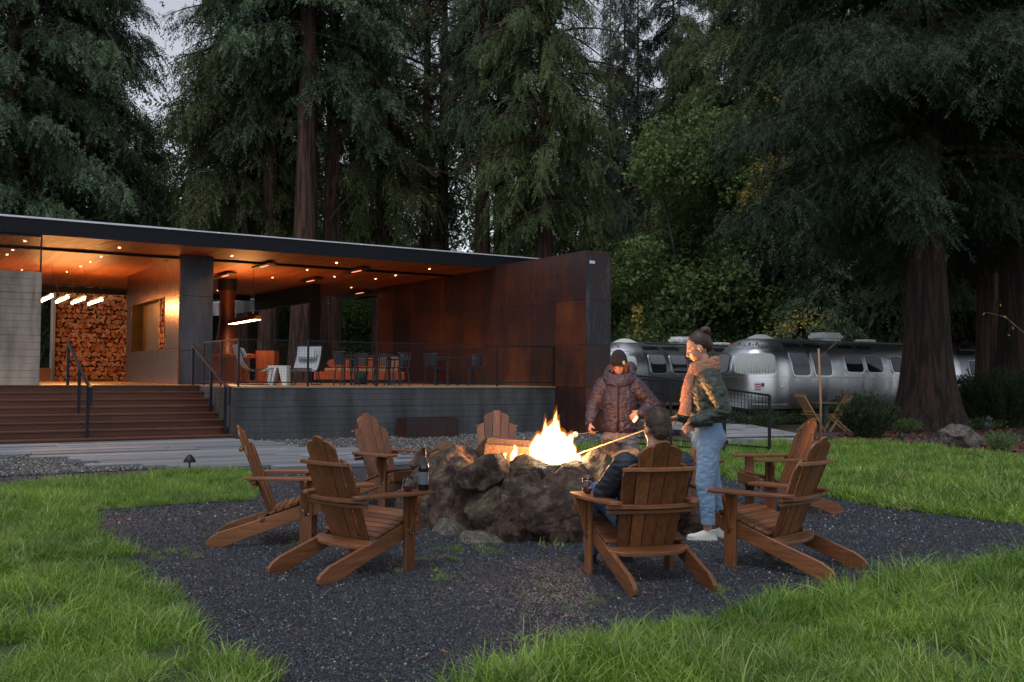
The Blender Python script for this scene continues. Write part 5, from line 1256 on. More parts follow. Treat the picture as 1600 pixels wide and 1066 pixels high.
# ------------------------------------------------------------------ adirondack chairs
def adirondack(label):
    t = thing('adirondack_chair', label, 'garden chair'); W_ = M
    def P(mb, name, mat, parent=t, bevel=.004, **k): return mb.build(name, M[mat], parent, bevel=bevel, **k)
    for s in (-1, 1):
        x0 = s*.262; th = .03*s
        out = [(.33,.385),(.335,.30),(.30,.262),(.20,.235),(-.30,.060),(-.42,.012),(-.47,0),(-.55,0),(-.575,.02),(-.575,.055),(-.55,.085),(-.48,.125),(-.10,.245),(.10,.315),(.24,.365)]
        P(MB().prism([(x0, y, z) for y, z in out][::-s], (th, 0, 0)), 'side_rail', 'chair_y')
        xl = x0+th+.001*s
        P(MB().box(min(xl, xl+s*.03), max(xl, xl+s*.03), .165, .262, 0, .545), 'front_leg', 'chair_z')
        xb = xl+s*.031
        br = [(.178,.545),(.252,.545),(.252,.46),(.235,.36),(.215,.25),(.195,.25),(.178,.36)]
        sh = [(xb, .2, .544), (xb+s*.095, .2, .544), (xb+s*.09, .2, .50), (xb+s*.045, .2, .40), (xb+s*.015, .2, .28), (xb, .2, .25)]
        P(MB().prism(sh[::s], (0, .028, 0)), 'arm_bracket', 'chair_z')
        # arm: broad front, narrow curved rear
        xa = s*.245; arm = [(xa, .36), (xa+s*.02, .385), (xa+s*.10, .392), (xa+s*.155, .36), (xa+s*.17, .29), (xa+s*.165, .15), (xa+s*.145, 0), (xa+s*.115, -.14), (xa+s*.085, -.24), (xa+s*.04, -.285), (xa-s*.0, -.27), (xa+s*.005, -.10), (xa+s*.003, .1)]
        P(MB().prism([(x, y, .546) for x, y in arm][::s], (0, 0, .024)), 'armrest', 'chair_y')
        bo = MB()
        for (y, z) in ((.19,.30), (.235,.27), (.21,.50)): bo.tube([(xl+s*.030, y, z), (xl+s*.036, y, z)], .007, 8)
        for (y, z) in ((.30,.36),): bo.tube([(xl-.001*s, y, z), (xl+s*.006, y, z)], .007, 8)
        bo.build('bolts', M['alu_trim'], t)
    # seat slats follow the rails
    top = [(.345,.375),(.24,.372),(.10,.322),(-.10,.252)]
    path = [(.33,.392),(.24,.374),(.10,.324),(-.10,.254)]
    def along(d):
        for (a, za), (b, zb) in zip(path[:-1], path[1:]):
            L = math.hypot(a-b, za-zb)
            if d <= L: f = d/L; return a+(b-a)*f, za+(zb-za)*f, Vector((0, b-a, zb-za)).normalized()
            d -= L
        return path[-1][0], path[-1][1], Vector((0,-1,-.33)).normalized()
    for k in range(7):
        y, z, d = along(.03+k*.062); n = Vector((1,0,0)).cross(d)*-1
        if n.z < 0: n = -n
        P(MB().obox(Vector((0, y, z))+n*.011, (Vector((1,0,0)), d, n), (.293, .027, .010)), 'seat_slat', 'chair_x')
    P(MB().obox((0, .345, .335), (Vector((1,0,0)), Vector((0,1,0)), Vector((0,0,1))), (.292, .010, .052)), 'front_apron', 'chair_x')
    # back: five fanned planks on a reclined plane
    b0 = Vector((0, -.085, .235)); up = Vector((0, -.36, .93)).normalized(); nrm = Vector((0, .93, .36)).normalized()
    LB = .80; tops = [.625, .765, .80, .765, .625]
    for k in range(5):
        c = k-2; wb, wt = .083, .107; xb0 = (c-.5)*wb; xb1 = (c+.5)*wb; f = tops[k]/LB
        def X(u, h): return u*(wb+(wt-wb)*h/LB)
        e = .0018; pts = []
        pts.append((X(c-.5, 0)+e, 0)); pts.append((X(c+.5, 0)-e, 0)); hh = tops[k]
        l, r_ = X(c-.5, hh)+e, X(c+.5, hh)-e; w_ = r_-l
        if c == 0: arc = [(r_, hh-.014), (r_-w_*.2, hh-.004), ((l+r_)/2, hh), (l+w_*.2, hh-.004), (l, hh-.014)]
        else:
            drop = .115 if abs(c) == 2 else .075
            arc = [(l + w_*math.cos(a), hh-drop + drop*math.sin(a)) for a in np.linspace(0, math.pi/2, 7)]
            if c < 0: arc = [(l + r_ - x, h) for x, h in arc][::-1]
        if c > 0: pts += [(X(c+.5, arc[0][1])-e, arc[0][1])] + arc[1:-1] + [(l, arc[-1][1])]
        elif c < 0: pts += [(r_, arc[0][1])] + arc[1:-1] + [(X(c-.5, arc[-1][1])+e, arc[-1][1])]
        else: pts += arc
        cv_ = .016*(c*c)/4.0   # slight dish across the back
        P3 = [b0 + Vector((x, 0, 0)) + up*h + nrm*(cv_*1.4) for x, h in pts]
        P(MB().prism(P3[::-1], -nrm*.019), 'back_plank', 'chair_z')
    # rear supports
    def band(h, hw, wd, th, name, curve, up_=True, off=.0, ext=0):
        pts_o = []; pts_i = []; n = 12
        for i in range(n+1):
            x = -hw+2*hw*i/n; q_ = (x/hw)**2
            pts_i.append(b0+up*h+Vector((x, -.020-off-.0, 0))+Vector((0, curve*q_*.5, 0))); pts_o.append(b0+up*h+Vector((x, -.020-off-wd*(1-.35*q_), 0))+Vector((0, curve*q_*.9, 0)))
        P(MB().prism(pts_i+pts_o[::-1], (0, 0, th)), name, 'chair_x')
    band(.575, .262, .050, .028, 'upper_back_rail', .02)
    band(.300, .335, .075, .030, 'arm_level_rail', .06, off=.0)
    band(.262, .330, .045, .028, 'arm_level_rail', .03)
    P(MB().prism([(-.300, -.115, .222), (.300, -.115, .222), (.300, -.15, .205), (.20, -.195, .190), (0, -.21, .186), (-.20, -.195, .190), (-.300, -.15, .205)], (0, 0, .026)), 'lower_back_rail', 'chair_x')
    return t
def face(v): return math.atan2(-v[0], v[1])   # rotation so that local +y looks along v
chairs = [  # location (between the front legs and the rear feet), facing, label
 ((-2.02, 8.42), (.97, .12), 'leftmost adirondack chair, seen from its side, facing the fire'),
 ((-1.17, 7.16), (.66, .75), 'adirondack chair in front left with a wine bottle and a glass on its armrest'),
 ((-1.42, 11.0), (.78, -.60), 'adirondack chair behind the left rim of the pit, back slats lit pale'),
 ((-.18, 12.1), (.03, -1), 'adirondack chair straight behind the fire pit, facing the camera'),
 ((.93, 6.88), (-.27, .96), 'adirondack chair with the seated man, seen from behind'),
 ((1.86, 10.25), (-.93, -.36), 'adirondack chair mostly hidden behind the man and the woman in jeans'),
 ((2.92, 10.55), (-.96, -.10), 'far right adirondack chair facing left with its back slats lit'),
 ((2.06, 7.42), (-.74, .67), 'near right adirondack chair, empty, seen from behind'),
]
CH0 = adirondack(chairs[0][2]); made = []
for i, (p, fv_, lb) in enumerate(chairs):
    n = Vector((fv_[0], fv_[1], 0)).normalized(); L_ = Vector((p[0], p[1], 0)) + n*.10
    if i == 0: o = CH0; o.location = L_; o.rotation_euler = (0, 0, face(fv_))
    else: o = dup(CH0, L_, face(fv_), lb)
    o['group'] = 'adirondack chairs round the fire pit'; made.append(o)
bpy.context.view_layer.update()
# ------------------------------------------------------------------ glasses and bottle
t = NT('thin_glass'); t.b.inputs['Transmission Weight'].default_value = 1; t.b.inputs['IOR'].default_value = 1.35; M['wglass'] = t.fin((.95,.95,.95), .01)
t = NT('red_wine'); t.b.inputs['Transmission Weight'].default_value = .4; M['wine'] = t.fin((.16,.008,.015), .05)
M['bottle'] = NT('bottle_glass').fin((.006,.008,.006), .06, 0, spec=.7); M['foil'] = simple('dark_foil', (.09,.03,.02), .35, .4); M['lbl'] = simple('bottle_label', (.10,.12,.14), .6)
def on_arm(i, side, y, x=.07): return made[i].matrix_world @ Vector((side*(.245+x), y, .5705))
def wineglass(p, label):
    t = thing('wine_glass', label, 'wine glass', p, 0, 'stemless wine glasses')
    prof = [(0,.0),(.020,.001),(.030,.008),(.041,.032),(.043,.050),(.039,.080),(.033,.104)]; inner = [(r-.0012 if r > .002 else 0, z+.0012) for r, z in prof][::-1]
    inner[0] = (prof[-1][0]-.001, prof[-1][1]); MB().lathe(prof+inner, 28).build('bowl', M['wglass'], t, smooth=True)
    MB().lathe([(0,.002),(.018,.003),(.028,.010),(.0378,.031),(.0385,.036),(0,.036)], 28).build('wine', M['wine'], t, smooth='auto')
wineglass(on_arm(1, 1, .20, .06), 'stemless glass of red wine beside the bottle on the front left chair')
wineglass(on_arm(4, -1, .22, .07), 'stemless glass of red wine on the armrest beside the seated man')
bo = thing('wine_bottle', 'dark wine bottle standing on the armrest of the front left chair', 'bottle', on_arm(1, 1, .315, .10))
MB().lathe([(0,.0),(.034,.0),(.038,.006),(.038,.17),(.034,.20),(.020,.228),(.015,.25),(.0145,.30),(.0165,.302),(.0165,.312),(0,.313)], 28).build('bottle', M['bottle'], bo, smooth='auto')
MB().lathe([(.0385,.045),(.0387,.05),(.0387,.13),(.0385,.135)], 28).build('label', M['lbl'], bo, smooth=True); MB().lathe([(.0152,.24),(.0157,.30),(.0172,.303),(.0172,.313),(0,.3145)], 20).build('foil', M['foil'], bo, smooth=True)
cu_ = thing('candle_cup', 'small clear cup with white filling on the far left rim of the pit', 'cup', at(715, 712, 10.3)); MB().lathe([(0,0),(.04,0),(.045,.09),(.042,.09),(.038,.006),(0,.006)], 20).build('cup', M['wglass'], cu_, smooth=True); MB().lathe([(0,.007),(.037,.007),(.040,.065),(0,.065)], 20).build('filling', M['white_conc'], cu_, smooth='auto')
# grass tufts growing on the rim
for i, (px, py, Y, lb) in enumerate([(732, 718, 10.2, 'grass tuft growing between the stones left of the big log'), (860, 858, 8.2, 'grass tuft at the foot of the pit below the flames'), (735, 862, 8.25, 'grass tuft at the foot of the pit below the small boulder'), (690, 858, 8.6, 'grass tuft at the left foot of the pit')]):
    o = link('grass_tuft', TU[i % 5], None, at(px, py, Y), None, (1.0, 1.0, .9)); tag(o, lb, 'grass tuft')
# ------------------------------------------------------------------ people
def cloth(name, c, rough=.8, fold=6, fstr=.5, fdist=.02, weave=300, sheen=0, quilt=0, var=.2):
    t = NT(name); v = t.coord(); col = t.mix(t.noise(5, 5, .6, v), tuple(x*(1-var) for x in c), tuple(x*(1+var) for x in c))
    n = t.bump(t.noise(fold, 5, .55, v, .8), fstr, fdist); n = t.bump(t.noise(weave, 2, .5, v), .2, .001, n)
    if quilt:
        w = t.new('ShaderNodeTexWave'); w.wave_type = 'BANDS'; w.bands_direction = 'Z'; w.inputs['Scale'].default_value = quilt; w.inputs['Distortion'].default_value = 1.2; w.inputs['Detail'].default_value = 2; t.link(v, w.inputs['Vector'])
        n = t.bump(w.outputs['Fac'], .35, .010, n)
    return t.fin(col, rough, 0, n)
M['skin'] = simple('skin', (.50,.27,.19), .5, 0, .10, 9, .08, .001, 200); M['skin'].node_tree.nodes['Principled BSDF'].inputs['Subsurface Weight'].default_value = .08
M['denim'] = cloth('light_denim', (.20,.30,.44), .85, 9, .6, .012, 400); M['denim_dark'] = cloth('blue_denim', (.06,.11,.20), .85, 9, .6, .012, 400)
M['stitch'] = simple('stitching', (.45,.42,.38), .8); M['green_jkt'] = cloth('green_satin', (.024,.037,.027), .55, 11, .9, .02); M['rib'] = cloth('ribbed_knit', (.022,.030,.024), .9, 30, .5, .004)
M['plum'] = cloth('plum_padding', (.040,.026,.042), .42, 16, 1.0, .02); M['navy'] = cloth('navy_padding', (.010,.013,.022), .6, 14, .6, .012, quilt=6.5)
M['scarf'] = cloth('brown_scarf', (.30,.15,.095), .95, 26, .8, .012); M['beanie'] = cloth('black_knit', (.012,.011,.016), .95, 40, .6, .005)
def hairmat(name, c):
    t = NT(name); v = t.coord((1, 1, .25)); n = t.noise(90, 4, .6, v, .5); return t.fin(t.mix(n, tuple(x*.35 for x in c), tuple(x*1.6 for x in c)), .52, 0, t.bump(n, .5, .003))
M['hair_dark'] = hairmat('dark_brown_hair', (.040,.016,.011)); M['hair_brown'] = hairmat('short_brown_hair', (.052,.028,.016)); M['hair_red'] = hairmat('auburn_hair', (.16,.06,.03))
M['eye'] = simple('eye', (.02,.015,.012), .2); M['lip'] = simple('lips', (.40,.13,.11), .45); M['shoe'] = cloth('off_white_canvas', (.60,.58,.53), .8, 20, .3, .004); M['sole'] = simple('white_rubber', (.62,.61,.58), .6)
def ell(m, L, n=20):   # horizontal ellipse rings (cx,cy,cz,rx,ry[,tilt])
    b = len(m.v)
    for r_ in L:
        cx, cy, cz, rx, ry = r_[:5]; tl = r_[5] if len(r_) > 5 else 0
        for k in range(n): a = 2*math.pi*k/n; m.v.append((cx+rx*math.cos(a), cy+ry*math.sin(a), cz+tl*ry*math.sin(a)))
    for i in range(len(L)-1):
        for k in range(n): a = b+i*n+k; c = b+i*n+(k+1) % n; m.f.append((a, c, c+n, a+n))
    m.f.append(tuple(b+k for k in range(n))[::-1]); m.f.append(tuple(b+(len(L)-1)*n+k for k in range(n))); return m
def xf(m, Mx, to): to.add([Mx @ Vector(v) for v in m.v], m.f)
def limb(m, P, Rr, n=12):
    m.tube(P, Rr, n)
    for p, r_ in zip(P, Rr): m.ball(p, r_ if not isinstance(r_, tuple) else min(r_), 12, 8)
def head_into(m, c, tilt, turn, s=1.0, roll=0):
    h = MB()
    h.ball((0,-.012,.022), (.074,.094,.090), 20, 14); h.ball((0,.028,-.030), (.058,.062,.084), 18, 12); h.ball((0,.050,-.088), (.030,.030,.026), 14, 8)
    h.ball((0,.012,-.072), (.052,.055,.040), 14, 8); h.ball((0,.074,.022), (.046,.018,.012), 12, 6); h.tube([(0,.084,.012),(0,.097,-.010),(0,.106,-.028)], [.008,.010,.014], 8)
    h.ball((0,.095,-.033), (.016,.014,.009), 10, 6); h.ball((0,.082,-.055), (.020,.012,.006), 10, 6); h.ball((0,.080,-.064), (.018,.012,.007), 10, 6)
    for k in (-1, 1):
        h.ball((k*.032,.060,-.025), (.022,.022,.022), 10, 6); h.ball((k*.081,-.006,-.012), (.011,.019,.031), 10, 6)
    Mx = Matrix.Translation(c) @ Matrix.Rotation(turn, 4, 'Z') @ Matrix.Rotation(roll, 4, 'Y') @ Matrix.Rotation(-tilt, 4, 'X') @ Matrix.Scale(s, 4); xf(h, Mx, m); return Mx
def hand_into(m, wrist, d, nrm, curl=.5, s=1.0, thumb=1, spread=.06):
    d = Vector(d).normalized(); nrm = Vector(nrm); nrm = (nrm - d*nrm.dot(d)).normalized(); w = d.cross(nrm).normalized()*thumb
    W0 = Vector(wrist); X = lambda a, b, c: W0 + (d*a + w*b + nrm*c)*s
    for b in (-.028, -.010, .010, .028): m.tube([X(-.01, b*.7, 0), X(.045, b, 0), X(.082, b*1.05, 0)], [.017*s, .016*s, .012*s], 8)
    for b, L in ((.030,.070), (.011,.080), (-.009,.074), (-.028,.058)):
        a = 0; p = Vector((.080, b, 0)); pts = [X(*p)]; bb = b*spread*10
        for k, fr in enumerate((.45,.32,.23)):
            a += curl*(.9 if k == 0 else 1.0); p = p + Vector((math.cos(a)*L*fr, bb*.1*fr, -math.sin(a)*L*fr)); pts.append(X(*p))
        m.tube(pts, [.0095*s, .009*s, .0085*s, .0070*s], 8)
    p0 = X(.018, .030, -.004); p1 = X(.045, .052, -.018); p2 = X(.068, .050, -.036-.01*curl); m.tube([p0, p1, p2], [.013*s, .0115*s, .008*s], 8)
def wrinkle(me, amp, fr, seed=0, st=(1,1,1.6)):
    me.update(); ns = [v.normal.copy() for v in me.vertices]
    for v, n in zip(me.vertices, ns):
        p = Vector((v.co.x*fr*st[0]+seed, v.co.y*fr*st[1], v.co.z*fr*st[2])); v.co += n*amp*(1-2*abs(mnoise.noise(p)))*.8 + n*amp*.5*mnoise.noise(p*2.3)
    me.update(); return me
def person(label, p, rz): return thing('person', label, 'person', p, rz)
def eyes(par, Mx, s=1.0, lid=.35):
    for k in (-1, 1): m = MB().ball((0,0,0), (.0095,.006,.0032), 10, 6); link('eye', m.mesh('eye', M['eye'], True), par).matrix_local = Mx @ Matrix.Translation((k*.030, .0825, -.006))
    m = MB().ball((0,0,0), (.021,.006,.0055), 12, 6); link('mouth', m.mesh('mouth', M['lip'], True), par).matrix_local = Mx @ Matrix.Translation((0, .0925, -.0600))
    for k in (-1, 1): m = MB().tube([(-.015,0,-.002),(0,.002,.002),(.014,0,-.001)], [.0012,.002,.0012], 5); link('eyebrow', m.mesh('eyebrow', M['hair_dark'], True), par).matrix_local = Mx @ Matrix.Translation((k*.031, .0835, .018))
def shoe(par, c, d, L=.265, z=0, m_='shoe'):
    a = math.atan2(-d[0], d[1]); m = MB(); 
    ell(m, [(0,.03,.018,.044,.125),(0,.03,.035,.044,.124),(0,.015,.055,.040,.105),(0,-.02,.080,.034,.070),(0,-.045,.100,.036,.050)]); m.ball((0,.10,.038), (.040,.060,.026), 12, 8)
    me = remeshed('shoe', m, .006, M[m_], 3); o = link('shoe', me, par, (c[0], c[1], z), (0, 0, a)); s = ell(MB(), [(0,.03,.0,.046,.130),(0,.03,.004,.049,.134),(0,.03,.026,.048,.132)], 28).build('sole', M['sole' if m_ == 'shoe' else m_], o, smooth='auto'); return o

def strands(o, n, L, w, mat, seed, flow=(0, -.4, -1)):
    me = o.data; rng = np.random.default_rng(seed); idx = rng.integers(0, len(me.vertices), n); m = MB(); fl_ = Vector(flow)
    for i in idx:
        v = me.vertices[int(i)]; nn = v.normal; t_ = (fl_ - nn*fl_.dot(nn)); t_ = t_.normalized() if t_.length > .05 else nn.orthogonal(); t_ = (t_ + Vector(rng.normal(0, .35, 3))).normalized(); s = nn.cross(t_).normalized()*w
        l = L*rng.uniform(.5, 1.2); p = v.co - nn*.001; m.add([p-s, p+s, p+t_*l*.6+nn*l*.30+s*.7, p+t_*l*.6+nn*l*.30-s*.7, p+t_*l+nn*l*.30], [(0,1,2,3), (3,2,4)])
    return tag(m.build('hair_strands', mat, o), kind='stuff')
# ---- woman in jeans, profile, standing right of the seated man
WP = gnd(1105, 846); wm = person('woman in dark green jacket, brown scarf and light jeans standing in profile, holding a skewer', (WP.x+.01, WP.y+.10, 0), math.pi/2-.08)
WMt = wm.matrix_world
bpy.context.view_layer.update(); inv = wm.matrix_world.inverted()
def W2(px, py, Y): return inv @ at(px, py, Y)
b = MB(); hx = head_into(b, (0, .07, 1.655), R(24), R(4), 1.06)
ell(b, [(0,.005,1.42,.075,.070),(0,.015,1.50,.052,.055),(0,.035,1.60,.050,.055)])
ell(b, [(0,-.01,.86,.15,.10),(0,0,1.0,.13,.09),(0,.01,1.2,.15,.10),(0,0,1.38,.16,.08),(0,0,1.45,.10,.06)])
lS, lE, lW_ = Vector((-.185,-.02,1.40)), Vector((-.235,-.115,1.12)), Vector((-.185,.125,1.02))
rS, rE = Vector((.185,-.01,1.40)), Vector((.215,.0,1.12)); rW_ = Vector((.17, .215, 1.045))
for A_ in ((lS, lE, lW_), (rS, rE, rW_)): limb(b, A_, [.045, .036, .026])
lk, la = Vector((-.095,.02,.48)), Vector((-.09,-.005,.09)); rk_, ra_ = Vector((.10,-.06,.48)), Vector((.095,-.17,.09))
limb(b, [(-.085,0,.86), lk, la], [.075,.052,.036]); limb(b, [(.085,0,.86), rk_, ra_], [.075,.052,.036])
hand_into(b, lW_+Vector((.01,.01,-.01)), (.35,.6,-.7), (-1,.2,0), .5, .95, -1); hand_into(b, rW_, (-.05,1,-.22), (.4,.1,1), .75, 1.0, 1)
bd = link('body', remeshed('body', b, .0075, M['skin'], 3, .4), wm); eyes(bd, hx)
h = MB(); h.ball((0,-.034,.040), (.080,.094,.092), 22, 14); h.ball((0,-.075,.0), (.060,.055,.065), 14, 10)
hb = MB(); hb.ball((0,0,0), (.042,.040,.042), 16, 10)
for i in range(10): a = i*.63; hb.tube([(.03*math.cos(a),.03*math.sin(a),-.02),(.044*math.cos(a+.5),.044*math.sin(a+.5),.01),(.02*math.cos(a+1),.02*math.sin(a+1),.042)], [.010,.011,.006], 6)
me = remeshed('hair', h, .006, M['hair_dark'], 2); hr = link('hair', wrinkle(me, .003, 50, 2), wm); hr.matrix_local = hx; strands(hr, 500, .022, .0008, M['hair_dark'], 1, (0, -1, -.1))
me = remeshed('bun', hb, .005, M['hair_dark'], 3); bn = link('bun', me, hr, (0, -.112, .100)); strands(bn, 60, .022, .0008, M['hair_dark'], 2, (1, 0, .3))
# jacket
j = MB(); ell(j, [(0,-.01,1.035,.165,.135),(0,-.012,1.07,.185,.150),(0,-.01,1.16,.190,.155),(0,.0,1.28,.195,.150),(0,-.008,1.38,.195,.125),(0,-.005,1.46,.135,.095),(0,.0,1.50,.085,.075)])
limb(j, [lS+Vector((.02,0,-.01)), (lS+lE)/2+Vector((-.005,-.01,0)), lE, (lE+lW_)/2+Vector((0,0,-.02)), lW_], [.088,.078,.072,.064,.050]); limb(j, [rS, (rS+rE)/2, rE, (rE+rW_)/2, rW_+Vector((0,-.03,0))], [.085,.074,.066,.056,.044])
wrinkle(me := remeshed('jacket', j, .0095, M['green_jkt'], 5), .010, 13, 1, (1,1,2.0)); jk = link('jacket', me, wm)
ell(MB(), [(0,-.012,1.005,.142,.118),(0,-.012,1.03,.152,.128),(0,-.012,1.06,.166,.138),(0,-.012,1.075,.15,.125)], 28).build('hem', M['rib'], jk, smooth=True)
for a, c in ((lE, lW_), (rE, rW_)):
    d_ = (c-a).normalized(); MB().tube([c-d_*.045, c-d_*.01, c+d_*.022], [.047,.042,.038], 14).build('cuff', M['rib'] if a is rE else M['scarf'], jk, smooth=True)
# jeans
def jeans(name, mat, hips, legs, par, amp=.006):
    m = MB(); ell(m, hips)
    for L_, Rr in legs: limb(m, L_, Rr, 14)
    return link(name, wrinkle(remeshed(name, m, .009, mat, 4), amp, 16, 5, (1,1,1.8)), par)
jn = jeans('jeans', M['denim'], [(0,-.012,.80,.155,.13),(0,-.025,.88,.175,.150),(0,-.012,.97,.152,.128),(0,-.01,1.04,.135,.108)],
   [([(-.085,-.015,.84), (-.095,.0,.66), lk, (-.095,-.0,.30), la+Vector((0,.0,.10))], [.105,.092,.080,.066,.058]), ([(.085,-.02,.84), (.095,-.03,.66), rk_, (.1,-.11,.30), ra_+Vector((0,.01,.10))], [.105,.092,.080,.066,.058])], wm)
for c in (la, ra_): MB().tube([c+Vector((0,0,.055)), c+Vector((0,0,.105))], [.060,.062], 20, False).tube([c+Vector((0,0,.055)), c+Vector((0,0,.105))], [.056,.058], 20, False).build('turned_cuff', M['denim'], jn, smooth=True)
# back pocket with stitched arcs on her left side (towards the viewer)
def onjeans(o, y, z, off):   # from the -x side towards +x
    hit = o.ray_cast(Vector((-.6, y, z)), Vector((1, 0, 0))) ; return (hit[1] + hit[2]*off) if hit[0] else Vector((-.18, y, z))
bpy.context.view_layer.update()
pk_ = MB(); gy = np.linspace(-.135, -.025, 7); gz = [.80, .825, .85, .875, .90, .925]
vs = [onjeans(jn, y, z, .003) for z in gz for y in gy]; pk_.add(vs, [(r*7+c, r*7+c+1, r*7+c+8, r*7+c+7) for r in range(5) for c in range(6)]); pk_.build('back_pocket', M['denim'], jn, smooth=True)
stt = MB(); st1 = [onjeans(jn, y, .862-.020*math.sin(math.pi*abs((y+.135)/.055 % 1)), .005) for y in np.linspace(-.132, -.028, 15)]; stt.tube(st1, .0017, 5)
stt.tube([onjeans(jn, y, z, .005) for y, z in ((-.135,.925),(-.135,.81),(-.08,.795),(-.025,.81),(-.025,.925),(-.135,.925))], .0015, 5); stt.build('stitching', M['stitch'], jn)
shoe(wm, (la.x, la.y+.02), (0, 1)); shoe(wm, (ra_.x, ra_.y+.02), (.12, 1))
# scarf
sc_ = MB(); n = 26
for r_, zz_, rd in ((.098, 1.488, .036), (.092, 1.522, .033), (.104, 1.455, .034)):
    pts_ = [(r_*math.cos(2*math.pi*i/n)*.95, .012+r_*1.05*math.sin(2*math.pi*i/n), zz_ - .030*math.sin(2*math.pi*i/n) + .008*math.sin(i*1.9+r_*90)) for i in range(n+1)]; sc_.tube(pts_, rd, 10)
sc_.tube([(-.03,.11,1.47), (-.05,.150,1.38), (-.06,.165,1.26), (-.07,.18,1.14), (-.075,.20,1.075)], [(.040,.022),(.050,.020),(.055,.018),(.062,.018),(.066,.016)], 12)
sc_.tube([(-.0,.11,1.45), (-.01,.150,1.36), (-.02,.17,1.26), (-.02,.18,1.18)], [(.040,.022),(.050,.020),(.055,.018),(.058,.018)], 12)
me = remeshed('scarf', sc_, .008, M['scarf'], 3); wrinkle(me, .006, 28, 3, (1,1,2.2)); link('scarf', me, wm)
# skewer of the woman
hw_ = wm.matrix_world @ (rW_ + Vector((-.0,.07,-.03)))
def skewer(a, b, back, label, lab2, mr=.016):
    d = (b-a).normalized(); o = MB().tube([a-d*back, b], .0042, 6).build('skewer', M['stick']); tag(o, label, 'skewer')
    M.setdefault('mallow', simple('marshmallow_sugar', (.75,.70,.64), .8, 0, .06, 9, .1)); k = thing('marshmallow', lab2, 'marshmallow', b)
    q = d.to_track_quat('Z', 'Y').to_euler(); MB().lathe([(0,-.020),(mr*.8,-.020),(mr,-.014),(mr*1.03,0),(mr,.014),(mr*.8,.020),(0,.020)], 16).build('sweet', M['mallow'], k, smooth=True, rot=q)
skewer(hw_, at(893, 713, 9.35), .12, 'long pale skewer held by the woman in jeans, reaching into the flames', 'marshmallow glowing at the tip of the long skewer by the flames', .026)
# ---- person in beanie behind the pit
PP = at(968, 600, 11.35); pn = person('person in black beanie, plum padded hooded jacket and light jeans standing behind the fire', (PP.x, PP.y, 0), math.pi-.22)
b = MB(); hx2 = head_into(b, (0, .06, 1.545), R(30), R(-8), 1.05)
b2 = b; ell(b2, [(0,0,1.32,.07,.06),(0,.01,1.40,.052,.055),(0,.03,1.48,.050,.055)]); ell(b2, [(0,0,.80,.15,.10),(0,0,1.0,.14,.09),(0,0,1.2,.16,.10),(0,0,1.33,.14,.07)])
S1, E1, H1 = Vector((.19,0,1.30)), Vector((.285,.02,1.07)), Vector((.315,.16,.86)); S2, E2, H2 = Vector((-.19,0,1.30)), Vector((-.375,-.04,1.09)), Vector((-.235,.13,1.0))
for A_ in ((S1,E1,H1), (S2,E2,H2)): limb(b, A_, [.045,.036,.026])
limb(b, [(.09,0,.80),(.115,.02,.42),(.12,0,.08)], [.075,.052,.036]); limb(b, [(-.09,0,.80),(-.12,.02,.42),(-.13,0,.08)], [.075,.052,.036])
hand_into(b, H1, (-.05,.5,-.9), (.9,.3,0), .8, 1.05, -1); hand_into(b, H2, (.8,.2,-.55), (-.1,1,0), .6, 1.0, 1)
bd = link('body', remeshed('body', b, .0075, M['skin'], 3, .4), pn); eyes(bd, hx2)
h = MB(); h.ball((0,-.012,.052), (.088,.108,.108), 22, 14); h.tube([(0,-.005,.035),(0,-.006,.070)], [.0935,.0935], 24)
me = remeshed('beanie', h, .007, M['beanie'], 3); bn = link('beanie', me, pn); bn.matrix_local = hx2
MB().box(-.012,.012,-.003,.003,-.018,.018).build('woven_tag', M['white_conc'], bn, loc=(-.075,.066,.055), rot=(0,0,R(48)))
h = MB()
for k in (-1, 1):
    for i in range(5): h.tube([(k*.070,.03-.02*i,.03),(k*(.078+.004*(i%2)),.036-.02*i,-.05),(k*.072,.05-.02*i,-.125-.01*i)], [.014,.016,.010], 8)
h.ball((0,-.055,-.03), (.070,.055,.08), 14, 8)
me = remeshed('hair', h, .006, M['hair_red'], 2); hr = link('hair', me, pn); hr.matrix_local = hx2; strands(hr, 500, .035, .0012, M['hair_red'], 3, (0, 0, -1))
j = MB(); ell(j, [(0,0,.775,.180,.145),(0,0,.81,.200,.16),(0,0,.95,.20,.165),(0,.01,1.10,.205,.17),(0,0,1.24,.210,.155),(0,0,1.34,.18,.13),(0,.0,1.40,.12,.10)])
limb(j, [S1, (S1+E1)/2, E1, (E1+H1)/2, H1+Vector((0,-.02,.03))], [.092,.086,.078,.070,.055]); limb(j, [S2, (S2+E2)/2, E2, (E2+H2)/2, H2+Vector((-.03,-.01,0))], [.092,.086,.080,.070,.055])
me = remeshed('padded_jacket', j, .010, M['plum'], 5); wrinkle(me, .013, 15, 7, (1,1,2.2)); jk = link('padded_jacket', me, pn)
h = MB(); n = 24
for r_, z_, rd in ((.140,1.40,.050),(.130,1.455,.040)):
    h.tube([(r_*1.05*math.cos(2*math.pi*i/n), -.01+r_*.95*math.sin(2*math.pi*i/n), z_-.07*math.sin(2*math.pi*i/n)) for i in range(n+1)], rd, 10)
h.ball((-.10,-.07,1.50), (.09,.08,.075), 14, 8); h.ball((.08,-.08,1.48), (.09,.08,.07), 14, 8)
me = remeshed('hood', h, .010, M['plum'], 4); wrinkle(me, .010, 16, 9); link('hood', me, jk)
MB().tube([(0,.150,1.33),(0,.196,1.22),(0,.200,1.10),(0,.188,.95),(0,.186,.80)], [(.022,.010)]*5, 8).build('zip_placket', M['plum'], jk, smooth=True)
M['denim_firelit'] = cloth('firelit_denim', (.19,.17,.165), .85, 9, .8, .014, 400)  # warm tint of the firelight is put into this denim's colour
